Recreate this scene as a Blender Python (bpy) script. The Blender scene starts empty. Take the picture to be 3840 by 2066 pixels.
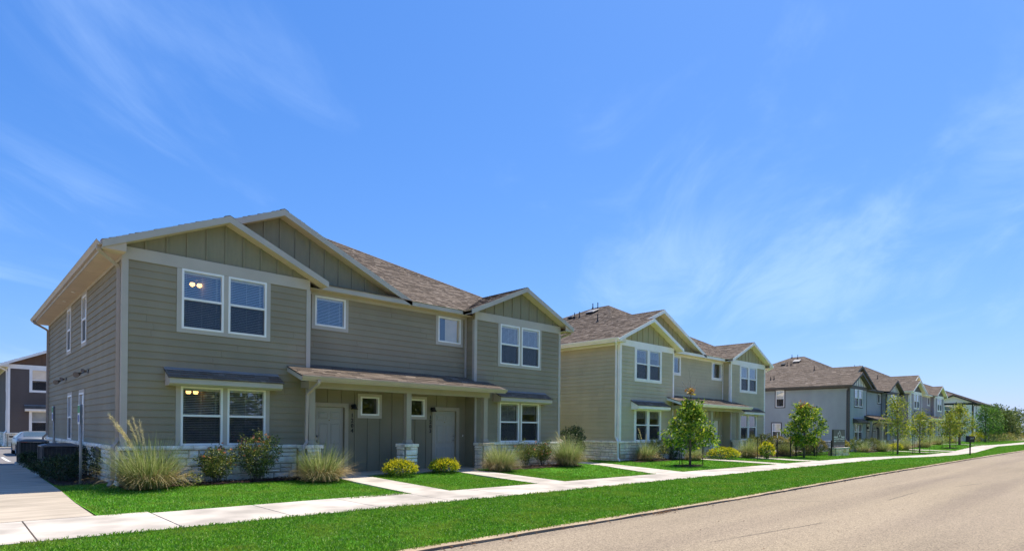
import bpy, math, random
import numpy as np
from mathutils import Vector, Matrix

random.seed(7)
RNG = np.random.default_rng(11)
scene = bpy.context.scene
COL = scene.collection

# ------------------------------------------------------------------ camera
cam_data = bpy.data.cameras.new("camera")
cam_data.sensor_width = 36.0
cam_data.lens = 36.0 * 2235.683 / 3840.0
cam_data.shift_y = (1606.73 - 1033.0) / 3840.0
cam_data.clip_start = 0.1
cam_data.clip_end = 4000.0
camera = bpy.data.objects.new("camera", cam_data)
COL.objects.link(camera)
_r = Vector((0.7248211, -0.68886851, 0.00972421))
_u = Vector((-0.00704864, 0.00669902, 0.99995272))
_f = Vector((0.68890108, 0.72485537, 0.0))
camera.matrix_world = Matrix(((_r.x, _u.x, -_f.x, -3.0425), (_r.y, _u.y, -_f.y, -16.6788),
                              (_r.z, _u.z, -_f.z, 1.5), (0, 0, 0, 1)))
scene.camera = camera

# ------------------------------------------------------------------ light and sky
SUN = Vector((0.445, 0.055, 1.0)).normalized()
sun_data = bpy.data.lights.new("sun", 'SUN')
sun_data.energy = 2.9
sun_data.angle = math.radians(0.55)
sun_data.color = (1.0, 0.93, 0.80)
sun = bpy.data.objects.new("sun", sun_data)
sun.rotation_euler = SUN.to_track_quat('Z', 'Y').to_euler()
sun.location = (20, 10, 60)
COL.objects.link(sun)

world = bpy.data.worlds.new("World")
scene.world = world
world.use_nodes = True
wn, wl = world.node_tree.nodes, world.node_tree.links
wn.clear()
w_out = wn.new('ShaderNodeOutputWorld')
w_bg = wn.new('ShaderNodeBackground')
w_sky = wn.new('ShaderNodeTexSky')
w_sky.sky_type = 'NISHITA'
w_sky.sun_disc = False
w_sky.sun_elevation = math.asin(SUN.z)
w_sky.sun_rotation = math.atan2(SUN.x, SUN.y)
w_sky.altitude = 200.0
w_sky.air_density = 1.0
w_sky.dust_density = 0.6
w_sky.ozone_density = 2.2
w_bg.inputs['Strength'].default_value = 0.15
# thin cirrus: streaky noise on the direction projected to a high plane
tc = wn.new('ShaderNodeTexCoord')
sep = wn.new('ShaderNodeSeparateXYZ')
wl.new(tc.outputs['Generated'], sep.inputs[0])
def wmath(op, a, b=None):
    n = wn.new('ShaderNodeMath'); n.operation = op
    for i, q in enumerate((a, b)):
        if q is None: continue
        if isinstance(q, (int, float)): n.inputs[i].default_value = q
        else: wl.new(q, n.inputs[i])
    return n.outputs[0]
zc = wmath('ADD', wmath('MAXIMUM', sep.outputs['Z'], 0.0), 0.22)
cx_ = wmath('DIVIDE', sep.outputs['X'], zc)
cy_ = wmath('DIVIDE', sep.outputs['Y'], zc)
comb = wn.new('ShaderNodeCombineXYZ')
wl.new(cx_, comb.inputs[0]); wl.new(cy_, comb.inputs[1])
mp = wn.new('ShaderNodeMapping')
mp.vector_type = 'TEXTURE'
mp.inputs['Rotation'].default_value = (0, 0, math.radians(37))
mp.inputs['Scale'].default_value = (1.15, 0.55, 1.0)
mp.inputs['Location'].default_value = (0.35, 0.9, 0.0)
wl.new(comb.outputs[0], mp.inputs[0])
nz = wn.new('ShaderNodeTexNoise')
nz.noise_dimensions = '4D'
nz.inputs['W'].default_value = 17.7
nz.inputs['Scale'].default_value = 1.5
nz.inputs['Detail'].default_value = 7.0
nz.inputs['Roughness'].default_value = 0.6
nz.inputs['Distortion'].default_value = 0.9
wl.new(mp.outputs[0], nz.inputs['Vector'])
nz2 = wn.new('ShaderNodeTexNoise')
nz2.noise_dimensions = '4D'
nz2.inputs['W'].default_value = 31.3
nz2.inputs['Scale'].default_value = 0.8
nz2.inputs['Detail'].default_value = 2.0
wl.new(comb.outputs[0], nz2.inputs['Vector'])
cl = wmath('MULTIPLY', nz.outputs[0], wmath('ADD', wmath('MULTIPLY', nz2.outputs[0], 1.8), 0.05))
rmp = wn.new('ShaderNodeMapRange')
rmp.inputs[1].default_value = 0.42; rmp.inputs[2].default_value = 0.86
rmp.inputs[3].default_value = 0.0; rmp.inputs[4].default_value = 0.34
rmp.interpolation_type = 'SMOOTHSTEP'
wl.new(cl, rmp.inputs[0])
# grade of the clear sky: deeper blue overhead, pale blue at the horizon
sc_ = wn.new('ShaderNodeSeparateColor'); wl.new(w_sky.outputs[0], sc_.inputs[0])
cc_ = wn.new('ShaderNodeCombineColor')
for i_, (a_, g_) in enumerate(((0.205, 1.14), (0.47, 0.79), (1.2, 0.53))):
    wl.new(wmath('MULTIPLY', wmath('POWER', sc_.outputs[i_], g_), a_), cc_.inputs[i_])
cm = wn.new('ShaderNodeMix'); cm.data_type = 'RGBA'
wl.new(rmp.outputs[0], cm.inputs[0])
wl.new(cc_.outputs[0], cm.inputs[6])
cm.inputs[7].default_value = (2.2, 2.95, 4.1, 1)
wl.new(cm.outputs[2], w_bg.inputs['Color'])
wl.new(w_bg.outputs[0], w_out.inputs[0])

vs = scene.view_settings
vs.view_transform = 'Standard'
vs.look = 'None'
vs.exposure = 1.2
vs.gamma = 1.0
vs.use_curve_mapping = False
scene.cycles.max_bounces = 8
scene.cycles.diffuse_bounces = 4
scene.cycles.transparent_max_bounces = 16
scene.cycles.caustics_reflective = False
scene.cycles.caustics_refractive = False

# ------------------------------------------------------------------ materials
def srgb(r, g, b):
    def c(v):
        v /= 255.0
        return v / 12.92 if v <= 0.04045 else ((v + 0.055) / 1.055) ** 2.4
    return (c(r), c(g), c(b))

MATS = {}
def mat(name, col, rough=0.8, var=0.12, scale=2.0, detail=4.0, bump=0.0, bscale=60.0, rand=0.0,
        island=0.0, spec=0.3, metal=0.0, stretch=(1, 1, 1), col2=None, lo=0.35, hi=0.65, bdist=0.01, trans=0.0):
    if name in MATS: return MATS[name]
    m = bpy.data.materials.new(name); m.use_nodes = True
    n, l = m.node_tree.nodes, m.node_tree.links
    p = n['Principled BSDF']
    p.inputs['Roughness'].default_value = rough
    p.inputs['Specular IOR Level'].default_value = spec
    p.inputs['Metallic'].default_value = metal
    t = n.new('ShaderNodeTexCoord'); mpn = n.new('ShaderNodeMapping')
    mpn.inputs['Scale'].default_value = stretch
    l.new(t.outputs['Object'], mpn.inputs[0])
    nzn = n.new('ShaderNodeTexNoise')
    nzn.inputs['Scale'].default_value = scale; nzn.inputs['Detail'].default_value = detail
    l.new(mpn.outputs[0], nzn.inputs['Vector'])
    mr = n.new('ShaderNodeMapRange')
    mr.inputs[1].default_value = lo; mr.inputs[2].default_value = hi
    l.new(nzn.outputs[0], mr.inputs[0])
    mx = n.new('ShaderNodeMix'); mx.data_type = 'RGBA'
    l.new(mr.outputs[0], mx.inputs[0])
    a = tuple(max(0, c * (1 - var)) for c in col) + (1,)
    b = tuple(c * (1 + var) for c in (col2 or col)) + (1,)
    mx.inputs[6].default_value = a; mx.inputs[7].default_value = b
    out = mx.outputs[2]
    if rand or island:
        src = None
        if rand:
            oi = n.new('ShaderNodeObjectInfo'); src = oi.outputs['Random']; amt = rand
        else:
            g = n.new('ShaderNodeNewGeometry'); src = g.outputs['Random Per Island']; amt = island
        m2 = n.new('ShaderNodeMapRange')
        m2.inputs[3].default_value = 1 - amt; m2.inputs[4].default_value = 1 + amt
        l.new(src, m2.inputs[0])
        h = n.new('ShaderNodeHueSaturation')
        l.new(out, h.inputs['Color']); l.new(m2.outputs[0], h.inputs['Value'])
        out = h.outputs[0]
    l.new(out, p.inputs['Base Color'])
    if bump:
        nb = n.new('ShaderNodeTexNoise'); nb.inputs['Scale'].default_value = bscale; nb.inputs['Detail'].default_value = 3
        l.new(mpn.outputs[0], nb.inputs['Vector'])
        bp = n.new('ShaderNodeBump'); bp.inputs['Strength'].default_value = bump; bp.inputs['Distance'].default_value = bdist
        l.new(nb.outputs[0], bp.inputs['Height']); l.new(bp.outputs[0], p.inputs['Normal'])
    MATS[name] = m
    return m

def leafmat(name, stops, rough=0.55, trans=0.35, tint=None):
    """leaf colour picked per leaf from a ramp, with light passing through"""
    if name in MATS: return MATS[name]
    m = bpy.data.materials.new(name); m.use_nodes = True
    n, l = m.node_tree.nodes, m.node_tree.links
    p = n['Principled BSDF']; p.inputs['Roughness'].default_value = rough
    p.inputs['Specular IOR Level'].default_value = 0.35
    g = n.new('ShaderNodeNewGeometry')
    r = n.new('ShaderNodeValToRGB')
    e = r.color_ramp.elements
    while len(e) < len(stops): e.new(0.5)
    for el, (pos, c) in zip(e, stops):
        el.position = pos; el.color = tuple(c) + (1,)
    l.new(g.outputs['Random Per Island'], r.inputs[0])
    l.new(r.outputs[0], p.inputs['Base Color'])
    tr = n.new('ShaderNodeBsdfTranslucent')
    l.new(r.outputs[0], tr.inputs['Color'])
    mxs = n.new('ShaderNodeMixShader'); mxs.inputs[0].default_value = trans
    l.new(p.outputs[0], mxs.inputs[1]); l.new(tr.outputs[0], mxs.inputs[2])
    l.new(mxs.outputs[0], n['Material Output'].inputs[0])
    MATS[name] = m
    return m

def glassmat(name, base=0.10, tint=(1, 1, 1), dirt=0.0):
    if name in MATS: return MATS[name]
    m = bpy.data.materials.new(name); m.use_nodes = True
    n, l = m.node_tree.nodes, m.node_tree.links
    n.remove(n['Principled BSDF'])
    lw = n.new('ShaderNodeLayerWeight'); lw.inputs[0].default_value = 0.5
    pw = n.new('ShaderNodeMath'); pw.operation = 'POWER'; pw.inputs[1].default_value = 4.0
    l.new(lw.outputs['Facing'], pw.inputs[0])
    mr = n.new('ShaderNodeMapRange'); mr.inputs[3].default_value = base; mr.inputs[4].default_value = 0.95
    l.new(pw.outputs[0], mr.inputs[0])
    tr = n.new('ShaderNodeBsdfTransparent'); tr.inputs[0].default_value = tuple(tint) + (1,)
    gl = n.new('ShaderNodeBsdfGlossy'); gl.inputs['Roughness'].default_value = 0.015
    gl.inputs['Color'].default_value = (0.95, 0.97, 1, 1)
    nb = n.new('ShaderNodeTexNoise'); nb.inputs['Scale'].default_value = 1.3
    tcn = n.new('ShaderNodeTexCoord'); l.new(tcn.outputs['Object'], nb.inputs['Vector'])
    bp = n.new('ShaderNodeBump'); bp.inputs['Strength'].default_value = 0.06; bp.inputs['Distance'].default_value = 0.05
    l.new(nb.outputs[0], bp.inputs['Height']); l.new(bp.outputs[0], gl.inputs['Normal'])
    ms = n.new('ShaderNodeMixShader')
    l.new(mr.outputs[0], ms.inputs[0]); l.new(tr.outputs[0], ms.inputs[1]); l.new(gl.outputs[0], ms.inputs[2])
    l.new(ms.outputs[0], n['Material Output'].inputs[0])
    MATS[name] = m
    return m

def screenmat():
    if 'screen' in MATS: return MATS['screen']
    m = bpy.data.materials.new('insect_screen'); m.use_nodes = True
    n, l = m.node_tree.nodes, m.node_tree.links
    p = n['Principled BSDF']; p.inputs['Base Color'].default_value = (0.02, 0.022, 0.03, 1)
    p.inputs['Roughness'].default_value = 0.7
    tr = n.new('ShaderNodeBsdfTransparent')
    ms = n.new('ShaderNodeMixShader'); ms.inputs[0].default_value = 0.5
    l.new(tr.outputs[0], ms.inputs[1]); l.new(p.outputs[0], ms.inputs[2])
    l.new(ms.outputs[0], n['Material Output'].inputs[0])
    MATS['screen'] = m
    return m

def emitmat(name, col, s):
    m = bpy.data.materials.new(name); m.use_nodes = True
    p = m.node_tree.nodes['Principled BSDF']
    p.inputs['Emission Color'].default_value = tuple(col) + (1,)
    p.inputs['Emission Strength'].default_value = s
    return m

# ------------------------------------------------------------------ mesh helpers
def link(o, parent=None):
    COL.objects.link(o)
    if parent: o.parent = parent
    return o

def tag(o, label=None, cat=None, group=None, kind=None):
    if label: o["label"] = label
    if cat: o["category"] = cat
    if group: o["group"] = group
    if kind: o["kind"] = kind
    return o

def empty(name, loc=(0, 0, 0), rz=0.0, label=None, cat=None, group=None):
    o = bpy.data.objects.new(name, None)
    o.empty_display_size = 0.2
    o.location = loc; o.rotation_euler = (0, 0, rz)
    COL.objects.link(o)
    return tag(o, label, cat, group)

def front(y0): return lambda u, n, z: (u, y0 - n, z)
def left(x0): return lambda u, n, z: (x0 - n, u, z)
def right(x0): return lambda u, n, z: (x0 + n, u, z)
def back(y0): return lambda u, n, z: (u, y0 + n, z)

class MB:
    def __init__(s): s.v = []; s.f = []
    def add(s, vs, fs):
        o = len(s.v); s.v += [tuple(q) for q in vs]; s.f += [tuple(i + o for i in q) for q in fs]
        return s
    def box(s, x0, x1, y0, y1, z0, z1):
        return s.add([(x0, y0, z0), (x1, y0, z0), (x1, y1, z0), (x0, y1, z0), (x0, y0, z1), (x1, y0, z1), (x1, y1, z1), (x0, y1, z1)],
                     [(0, 3, 2, 1), (4, 5, 6, 7), (0, 1, 5, 4), (1, 2, 6, 5), (2, 3, 7, 6), (3, 0, 4, 7)])
    def wbox(s, mp_, u0, u1, n0, n1, z0, z1, nt=None):
        """box on a wall; nt = outward position of the top edge if it differs"""
        t = n1 if nt is None else nt
        return s.add([mp_(u0, n0, z0), mp_(u1, n0, z0), mp_(u1, n1, z0), mp_(u0, n1, z0), mp_(u0, n0, z1), mp_(u1, n0, z1), mp_(u1, t, z1), mp_(u0, t, z1)],
                     [(0, 3, 2, 1), (4, 5, 6, 7), (0, 1, 5, 4), (1, 2, 6, 5), (2, 3, 7, 6), (3, 0, 4, 7)])
    def prism(s, pts, vec):
        n = len(pts); vec = Vector(vec)
        a = [tuple(p) for p in pts]; b = [tuple(Vector(p) + vec) for p in pts]
        fs = [tuple(range(n))[::-1], tuple(range(n, 2 * n))] + [(i, (i + 1) % n, n + (i + 1) % n, n + i) for i in range(n)]
        return s.add(a + b, fs)
    def tube(s, pts, r0, r1=None, n=8, cap=True, w=None):
        """round tube along pts; w=(a,b): rectangular section"""
        r1 = r0 if r1 is None else r1
        P = [Vector(p) for p in pts]; m = len(P); o = len(s.v)
        ref = Vector((0, 0, 1))
        prev = None
        for i, p in enumerate(P):
            d = (P[min(i + 1, m - 1)] - P[max(i - 1, 0)]).normalized()
            if prev is None:
                a = d.cross(ref)
                if a.length < 0.05: a = d.cross(Vector((0, 1, 0)))
            else:
                a = prev - d * prev.dot(d)
            a.normalize(); prev = a.copy(); b = d.cross(a)
            if w:
                h, k = w[0] / 2, w[1] / 2
                for q in ((-h, -k), (h, -k), (h, k), (-h, k)): s.v.append(tuple(p + a * q[0] + b * q[1]))
            else:
                r = r0 + (r1 - r0) * i / max(1, m - 1)
                for j in range(n):
                    t = 2 * math.pi * j / n
                    s.v.append(tuple(p + a * math.cos(t) * r + b * math.sin(t) * r))
        k = 4 if w else n
        for i in range(m - 1):
            for j in range(k):
                s.f.append((o + i * k + j, o + i * k + (j + 1) % k, o + (i + 1) * k + (j + 1) % k, o + (i + 1) * k + j))
        if cap:
            s.f.append(tuple(o + j for j in range(k))[::-1]); s.f.append(tuple(o + (m - 1) * k + j for j in range(k)))
        return s
    def lathe(s, prof, c=(0, 0, 0), n=16, axis='Z'):
        o = len(s.v); m = len(prof)
        for r, z in prof:
            for j in range(n):
                t = 2 * math.pi * j / n
                q = (r * math.cos(t), r * math.sin(t), z)
                if axis == 'X': q = (q[2], q[0], q[1])
                if axis == 'Y': q = (q[0], q[2], q[1])
                s.v.append((c[0] + q[0], c[1] + q[1], c[2] + q[2]))
        for i in range(m - 1):
            for j in range(n):
                s.f.append((o + i * n + j, o + i * n + (j + 1) % n, o + (i + 1) * n + (j + 1) % n, o + (i + 1) * n + j))
        return s
    def build(s, name, m, parent=None, smooth=False, bevel=0.0):
        me = bpy.data.meshes.new(name)
        me.from_pydata(s.v, [], s.f)
        me.materials.append(m)
        if smooth:
            me.polygons.foreach_set('use_smooth', [True] * len(me.polygons))
        o = bpy.data.objects.new(name, me)
        link(o, parent)
        if bevel:
            b = o.modifiers.new('bevel', 'BEVEL'); b.width = bevel; b.segments = 1; b.limit_method = 'ANGLE'
        return o

def np_mesh(name, V, F, m, parent=None, smooth=False):
    """V (n,3), F (k,3|4) arrays"""
    me = bpy.data.meshes.new(name)
    V = np.ascontiguousarray(V, dtype=np.float32); F = np.ascontiguousarray(F, dtype=np.int32)
    me.vertices.add(len(V)); me.vertices.foreach_set('co', V.ravel())
    k = F.shape[1]
    me.loops.add(F.size); me.loops.foreach_set('vertex_index', F.ravel())
    me.polygons.add(len(F)); me.polygons.foreach_set('loop_start', np.arange(0, F.size, k, dtype=np.int32))
    me.polygons.foreach_set('loop_total', np.full(len(F), k, dtype=np.int32))
    if smooth: me.polygons.foreach_set('use_smooth', np.ones(len(F), dtype=bool))
    me.update(calc_edges=True); me.validate()
    me.materials.append(m)
    o = bpy.data.objects.new(name, me)
    return link(o, parent)

def text_mesh(name, body, size, m, loc, rot, parent=None, extrude=0.004, ax='CENTER', offset=0.0, sx=1.0, shear=0.0):
    cu = bpy.data.curves.new(name, 'FONT')
    cu.body = body; cu.size = size; cu.extrude = extrude; cu.align_x = ax; cu.align_y = 'CENTER'; cu.offset = offset; cu.shear = shear
    cu.resolution_u = 3
    t = bpy.data.objects.new(name, cu); COL.objects.link(t)
    bpy.context.view_layer.update()
    me = bpy.data.meshes.new_from_object(t.evaluated_get(bpy.context.evaluated_depsgraph_get()))
    bpy.data.objects.remove(t)
    me.materials.clear(); me.materials.append(m)
    o = bpy.data.objects.new(name, me)
    o.location = loc; o.rotation_euler = rot; o.scale = (sx, 1, 1)
    return link(o, parent)

# ------------------------------------------------------------------ terrain
ZSX = [-400, 0, 36, 46, 52, 60, 66, 72, 90, 108, 140, 250, 900]
ZSZ = [0, 0, 0, -.15, -.21, -.19, 0.0, .2, .2, .27, .4, .8, 1.5]
ZKX = [-400, 0, 10, 20, 37, 59, 100, 250, 900]
ZKZ = [0, 0, .02, .09, .16, .2, .3, .8, 1.5]
def zs(x): return float(np.interp(x, ZSX, ZSZ))
def zk(x): return float(np.interp(x, ZKX, ZKZ))
def zg(x, y):
    a = zs(x)
    if y < -7.0:
        t = min(1.0, (-7.0 - y) / 3.45)
        a = a + (zk(x) - a) * t
    elif y > -2.5:
        a += 0.05 * min(1.0, (y + 2.5) / 1.5)
    if y > 10 and x < 19:
        a -= 0.25 * min(1.0, (y - 10) / 9.0)
    return a

M_ground = mat('ground_soil_grass', srgb(112, 112, 66), 0.95, 0.22, 1.2, 6, 0.5, 30)
M_lawn = mat('lawn_soil', srgb(84, 150, 30), 0.95, 0.25, 2.2, 6, 0.5, 40)
M_concrete = mat('concrete_walk', (0.475, 0.42, 0.355), 0.9, 0.19, 1.1, 9, 0.3, 90, rand=0.075, spec=0.2, lo=.36, hi=.58)
M_drive = mat('concrete_drive', (0.44, 0.37, 0.285), 0.9, 0.15, 1.1, 9, 0.3, 80, rand=0.03, spec=0.2, stretch=(1.0, 4.0, 1.0))
M_kerb = mat('kerb_concrete', (0.40, 0.30, 0.195), 0.9, 0.18, 2.0, 8, 0.4, 40)
M_gap = mat('dirt_gap', (0.045, 0.03, 0.022), 0.95, 0.5, 6, 5)
M_lot = mat('parking_asphalt', (0.2, 0.185, 0.175), 0.9, 0.12, 2, 8, 0.4, 120)
M_paint = mat('white_road_paint', (0.75, 0.74, 0.7), 0.7, 0.08, 4)
M_mulch = mat('mulch', (0.045, 0.028, 0.02), 0.95, 0.4, 14, 6, 0.9, 60, bdist=0.03)

def grid(xs, ys, zf): 
    V = [(x, y, zf(x, y)) for y in ys for x in xs]
    n = len(xs)
    F = [(j * n + i, j * n + i + 1, (j + 1) * n + i + 1, (j + 1) * n + i) for j in range(len(ys) - 1) for i in range(n - 1)]
    return MB().add(V, F)

gx = [-900, -300, -120, -60, -30] + list(range(-20, 120, 2)) + [120, 130, 140, 160, 200, 250, 350, 600, 1500]
gy = [-900, -300, -100, -60, -40, -30, -24, -22, -16, -10.9, -10.6, -10.45, -10.2, -9.6, -8.8, -8, -7.4, -7.0, -6, -5.3, -4.5, -3.5, -2.5, -1.8, -1, 0, 2, 4, 7, 10, 12, 15, 17, 19, 22, 28, 36, 50, 80, 140, 300, 1500]
def zground(x, y):
    if y <= -10.6 and y >= -22: return zk(x) - 0.2
    return zg(x, y) - 0.03
ground = grid(gx, gy, zground).build('ground', M_ground)
tag(ground, kind='structure')

# lawns, laid a little above the ground sheet
lx = list(np.arange(-1.2, 122, 1.2))
lawn = grid(lx, [-5.38, -4.6, -3.5, -2.5, -1.8, -1.0, 0.0, 1.5, 5, 9], lambda x, y: zg(x, y) - 0.012).build('lawn', M_lawn)
tag(lawn, kind='structure')
verge = grid(list(np.arange(-9, 160, 1.2)), [-10.45, -9.8, -9, -8, -7.4, -7.0], lambda x, y: zg(x, y) - 0.012).build('verge', M_lawn)
tag(verge, kind='structure')

# road: chip-seal asphalt with wheel streaks
def road_material():
    m = bpy.data.materials.new('chip_seal_road'); m.use_nodes = True
    n, l = m.node_tree.nodes, m.node_tree.links
    p = n['Principled BSDF']; p.inputs['Roughness'].default_value = 0.9; p.inputs['Specular IOR Level'].default_value = 0.2
    t = n.new('ShaderNodeTexCoord')
    def noise(sc, det, st=(1, 1, 1), ro=0.5):
        mpn = n.new('ShaderNodeMapping'); mpn.inputs['Scale'].default_value = st
        l.new(t.outputs['Object'], mpn.inputs[0])
        q = n.new('ShaderNodeTexNoise'); q.inputs['Scale'].default_value = sc; q.inputs['Detail'].default_value = det
        q.inputs['Roughness'].default_value = ro
        l.new(mpn.outputs[0], q.inputs['Vector']); return q.outputs[0]
    def mix(f, a, b):
        q = n.new('ShaderNodeMix'); q.data_type = 'RGBA'
        l.new(f, q.inputs[0])
        for i, c in ((6, a), (7, b)):
            if isinstance(c, tuple): q.inputs[i].default_value = c + (1,)
            else: l.new(c, q.inputs[i])
        return q.outputs[2]
    def mr(s, a, b, c=0.0, d=1.0):
        q = n.new('ShaderNodeMapRange'); q.inputs[1].default_value = a; q.inputs[2].default_value = b
        q.inputs[3].default_value = c; q.inputs[4].default_value = d
        l.new(s, q.inputs[0]); return q.outputs[0]
    streak = noise(0.9, 5, (0.06, 1.0, 1), 0.55)
    broad = noise(0.35, 4, (0.4, 1, 1))
    base = mix(mr(streak, 0.35, 0.68), (0.32, 0.253, 0.168), (0.25, 0.197, 0.135))
    base = mix(mr(broad, 0.35, 0.7, 0.0, 0.35), base, (0.38, 0.30, 0.215))
    vor = n.new('ShaderNodeTexVoronoi'); vor.inputs['Scale'].default_value = 70
    l.new(t.outputs['Object'], vor.inputs['Vector'])
    sp = n.new('ShaderNodeSeparateColor'); l.new(vor.outputs['Color'], sp.inputs[0])
    grain = mr(sp.outputs[0], 0.0, 1.0, 0.62, 1.38)
    # wheel-polished lanes and a few sealed hairline cracks
    sx = n.new('ShaderNodeSeparateXYZ'); l.new(t.outputs['Object'], sx.inputs[0])
    wob = noise(.25, 3, (.5, .5, 1))
    def m2(op, a, b=0.0):
        q = n.new('ShaderNodeMath'); q.operation = op
        for i, c in enumerate((a, b)):
            if isinstance(c, float): q.inputs[i].default_value = c
            else: l.new(c, q.inputs[i])
        return q.outputs[0]
    yy = m2('ADD', sx.outputs[1], m2('MULTIPLY', wob, 1.2))
    lane = m2('SINE', m2('MULTIPLY', yy, 3.6))
    base = mix(mr(m2('MULTIPLY', lane, streak), .12, .6, 0.0, .55), base, (0.225, 0.175, 0.125))
    ck = n.new('ShaderNodeTexVoronoi'); ck.feature = 'DISTANCE_TO_EDGE'; ck.inputs['Scale'].default_value = .22
    cmp_ = n.new('ShaderNodeMapping'); cmp_.inputs['Scale'].default_value = (.45, 1, 1); l.new(t.outputs['Object'], cmp_.inputs[0])
    wv = n.new('ShaderNodeMix'); wv.data_type = 'VECTOR'; wv.inputs[0].default_value = .06
    nzv = n.new('ShaderNodeTexNoise'); nzv.inputs['Scale'].default_value = 2.5; nzv.inputs['Detail'].default_value = 5; l.new(t.outputs['Object'], nzv.inputs['Vector'])
    l.new(cmp_.outputs[0], wv.inputs[4]); l.new(nzv.outputs['Color'], wv.inputs[5]); l.new(wv.outputs[1], ck.inputs['Vector'])
    brk = noise(.5, 3)
    base = mix(m2('MULTIPLY', mr(ck.outputs['Distance'], .0, .006, .8, 0.0), mr(brk, .48, .58)), base, (0.10, 0.078, 0.06))
    h = n.new('ShaderNodeHueSaturation'); l.new(base, h.inputs['Color']); l.new(grain, h.inputs['Value'])
    l.new(h.outputs[0], p.inputs['Base Color'])
    bp = n.new('ShaderNodeBump'); bp.inputs['Strength'].default_value = 0.5; bp.inputs['Distance'].default_value = 0.006
    l.new(vor.outputs['Distance'], bp.inputs['Height']); l.new(bp.outputs[0], p.inputs['Normal'])
    return m
M_road = road_material()
road = grid([-80, -40, -20] + list(range(-10, 130, 3)) + [150, 200, 300], [-21.5, -19, -16, -13, -10.632], lambda x, y: zk(x) - 0.034 + 0.03 * (1 - ((y + 16) / 5.5) ** 2)).build('road', M_road)
tag(road, kind='structure')

# ribbon kerb: cast lengths, with an open dirty joint against the asphalt
kerb = grid([-40, -20] + list(range(-10, 130, 3)) + [160], [-10.70, -10.45], lambda x, y: zk(x) - 0.075).build('kerb', M_gap)
tag(kerb, kind='structure')
x = -12.0
kr = random.Random(5)
while x < 118:
    L = kr.uniform(2.6, 3.4)
    b = MB()
    y0 = -10.595 + kr.uniform(-.012, .012)
    nseg = 6
    xs_ = [x + 0.006 + (L - 0.012) * i / nseg for i in range(nseg + 1)]
    top = [(q, -10.455, zk(q) + 0.004) for q in xs_]
    edge = [(q, y0 + kr.uniform(-.018, .018), zk(q) - 0.004 + kr.uniform(-.006, .004)) for q in xs_]
    low = [(e[0], e[1], e[2] - 0.09) for e in edge]
    V = top + edge + low; m_ = nseg + 1
    F = []
    for i in range(nseg):
        F += [(i, m_ + i, m_ + i + 1, i + 1), (m_ + i, 2 * m_ + i, 2 * m_ + i + 1, m_ + i + 1)]
    b.add(V, F).build('kerb_length', M_kerb, kerb)
    x += L

# sidewalk: cast slabs with open joints
walk = grid([-30] + list(range(-12, 124, 3)), [-7.0, -5.35], lambda x, y: zg(x, y) - 0.03).build('sidewalk', M_gap)
tag(walk, kind='structure')
x = -12.26
while x < 118:
    x1 = x + 1.68
    y0, y1 = (-7.04, -5.36)
    if x1 < 0.0: y1 = -4.92
    elif x < 3: y1 = -5.12
    a, b_ = x + 0.011, x1 - 0.011
    za, zb = zs(a) + 0.012, zs(b_) + 0.012
    q = MB().add([(a, y0, za), (b_, y0, zb), (b_, y1, zb), (a, y1, za), (a, y0, za - .09), (b_, y0, zb - .09), (b_, y1, zb - .09), (a, y1, za - .09)],
                 [(0, 1, 2, 3), (0, 4, 5, 1), (1, 5, 6, 2), (2, 6, 7, 3), (3, 7, 4, 0)])
    q.build('slab', M_concrete, walk)
    x = x1

def path(pts, name='path', m=None, dz=0.01):
    P = [(px, py, zg(px, py) + dz) for px, py in pts]
    o = MB().prism([(p[0], p[1], p[2] - 0.08) for p in P], (0, 0, 0.08)).build(name, m or M_concrete)
    return tag(o, kind='structure')

# drive and car park beside the near house
for i, (y0, y1) in enumerate(((-4.9, -2.75), (-2.74, -0.55), (-0.54, 2.4), (2.41, 5.3), (5.31, 8.1), (8.11, 11.0))):
    xe_ = lambda y: -1.27 + (y + 4.9) * .012
    P_ = [(-9, y0), (xe_(y0), y0), (xe_(y1), y1), (-9, y1)]
    q = MB().prism([(px, py, zg(px, py) - .07) for px, py in P_], (0, 0, 0.083))
    if i == 0: drive = tag(q.build('driveway', M_drive), kind='structure')
    else: q.build('slab', M_drive, drive)
lot = grid([-40, -20, -10, -5, 0, 5, 12, 18.5, 19.5, 30], [11.02, 13, 16, 19, 24, 30, 35.2], lambda x, y: zg(min(x, 18.9), y) + 0.006).build('car_park', M_lot)
tag(lot, kind='structure')
for i, x0 in enumerate((-8.8, -6.2, -3.6, -1.02, 1.7)):
    MB().add([(x0, 17.6, zg(0, 17.6) + .011), (x0 + .11, 17.6, zg(0, 17.6) + .011), (x0 + .11, 19, zg(0, 19) + .011), (x0 + .11, 22.8, zg(0, 22) + .011), (x0, 22.8, zg(0, 22) + .011), (x0, 19, zg(0, 19) + .011)],
             [(0, 1, 2, 5), (5, 2, 3, 4)]).build('bay_line', M_paint, lot)
tr_ = grid([35.4, 40, 46, 52.4], [.6, 6, 12, 20], lambda x, y: zg(x, y) + .012).build('bounce_slab', M_concrete); tag(tr_, kind='structure')  # unseen concrete, added to cut green bounce onto the blue-grey side wall
bw = MB().box(-40, 30, 35.2, 36.2, -.4, -.07).build('rear_walk', M_concrete); tag(bw, kind='structure')

# ------------------------------------------------------------------ houses
PITCH = 0.443
ZE = 5.72          # eave (roof top edge)
OV = 0.475
FY = -0.3575       # rake plane of the wings
YR = 0.4828        # recessed wall
FE = 0.125         # recessed eave
HW = 15.5
X1, X2 = 4.61, 10.89
XP1, XP2, XP3 = 2.283, 3.92, 13.217
APX, APY, RY2, HB = 7.75, 6.6, 7.8, 14.27
DEPTH = 13.9
PF = (ZE + PITCH * (APX + OV) - 5.745) / (APY - FE)    # pitch of front hip face

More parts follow.
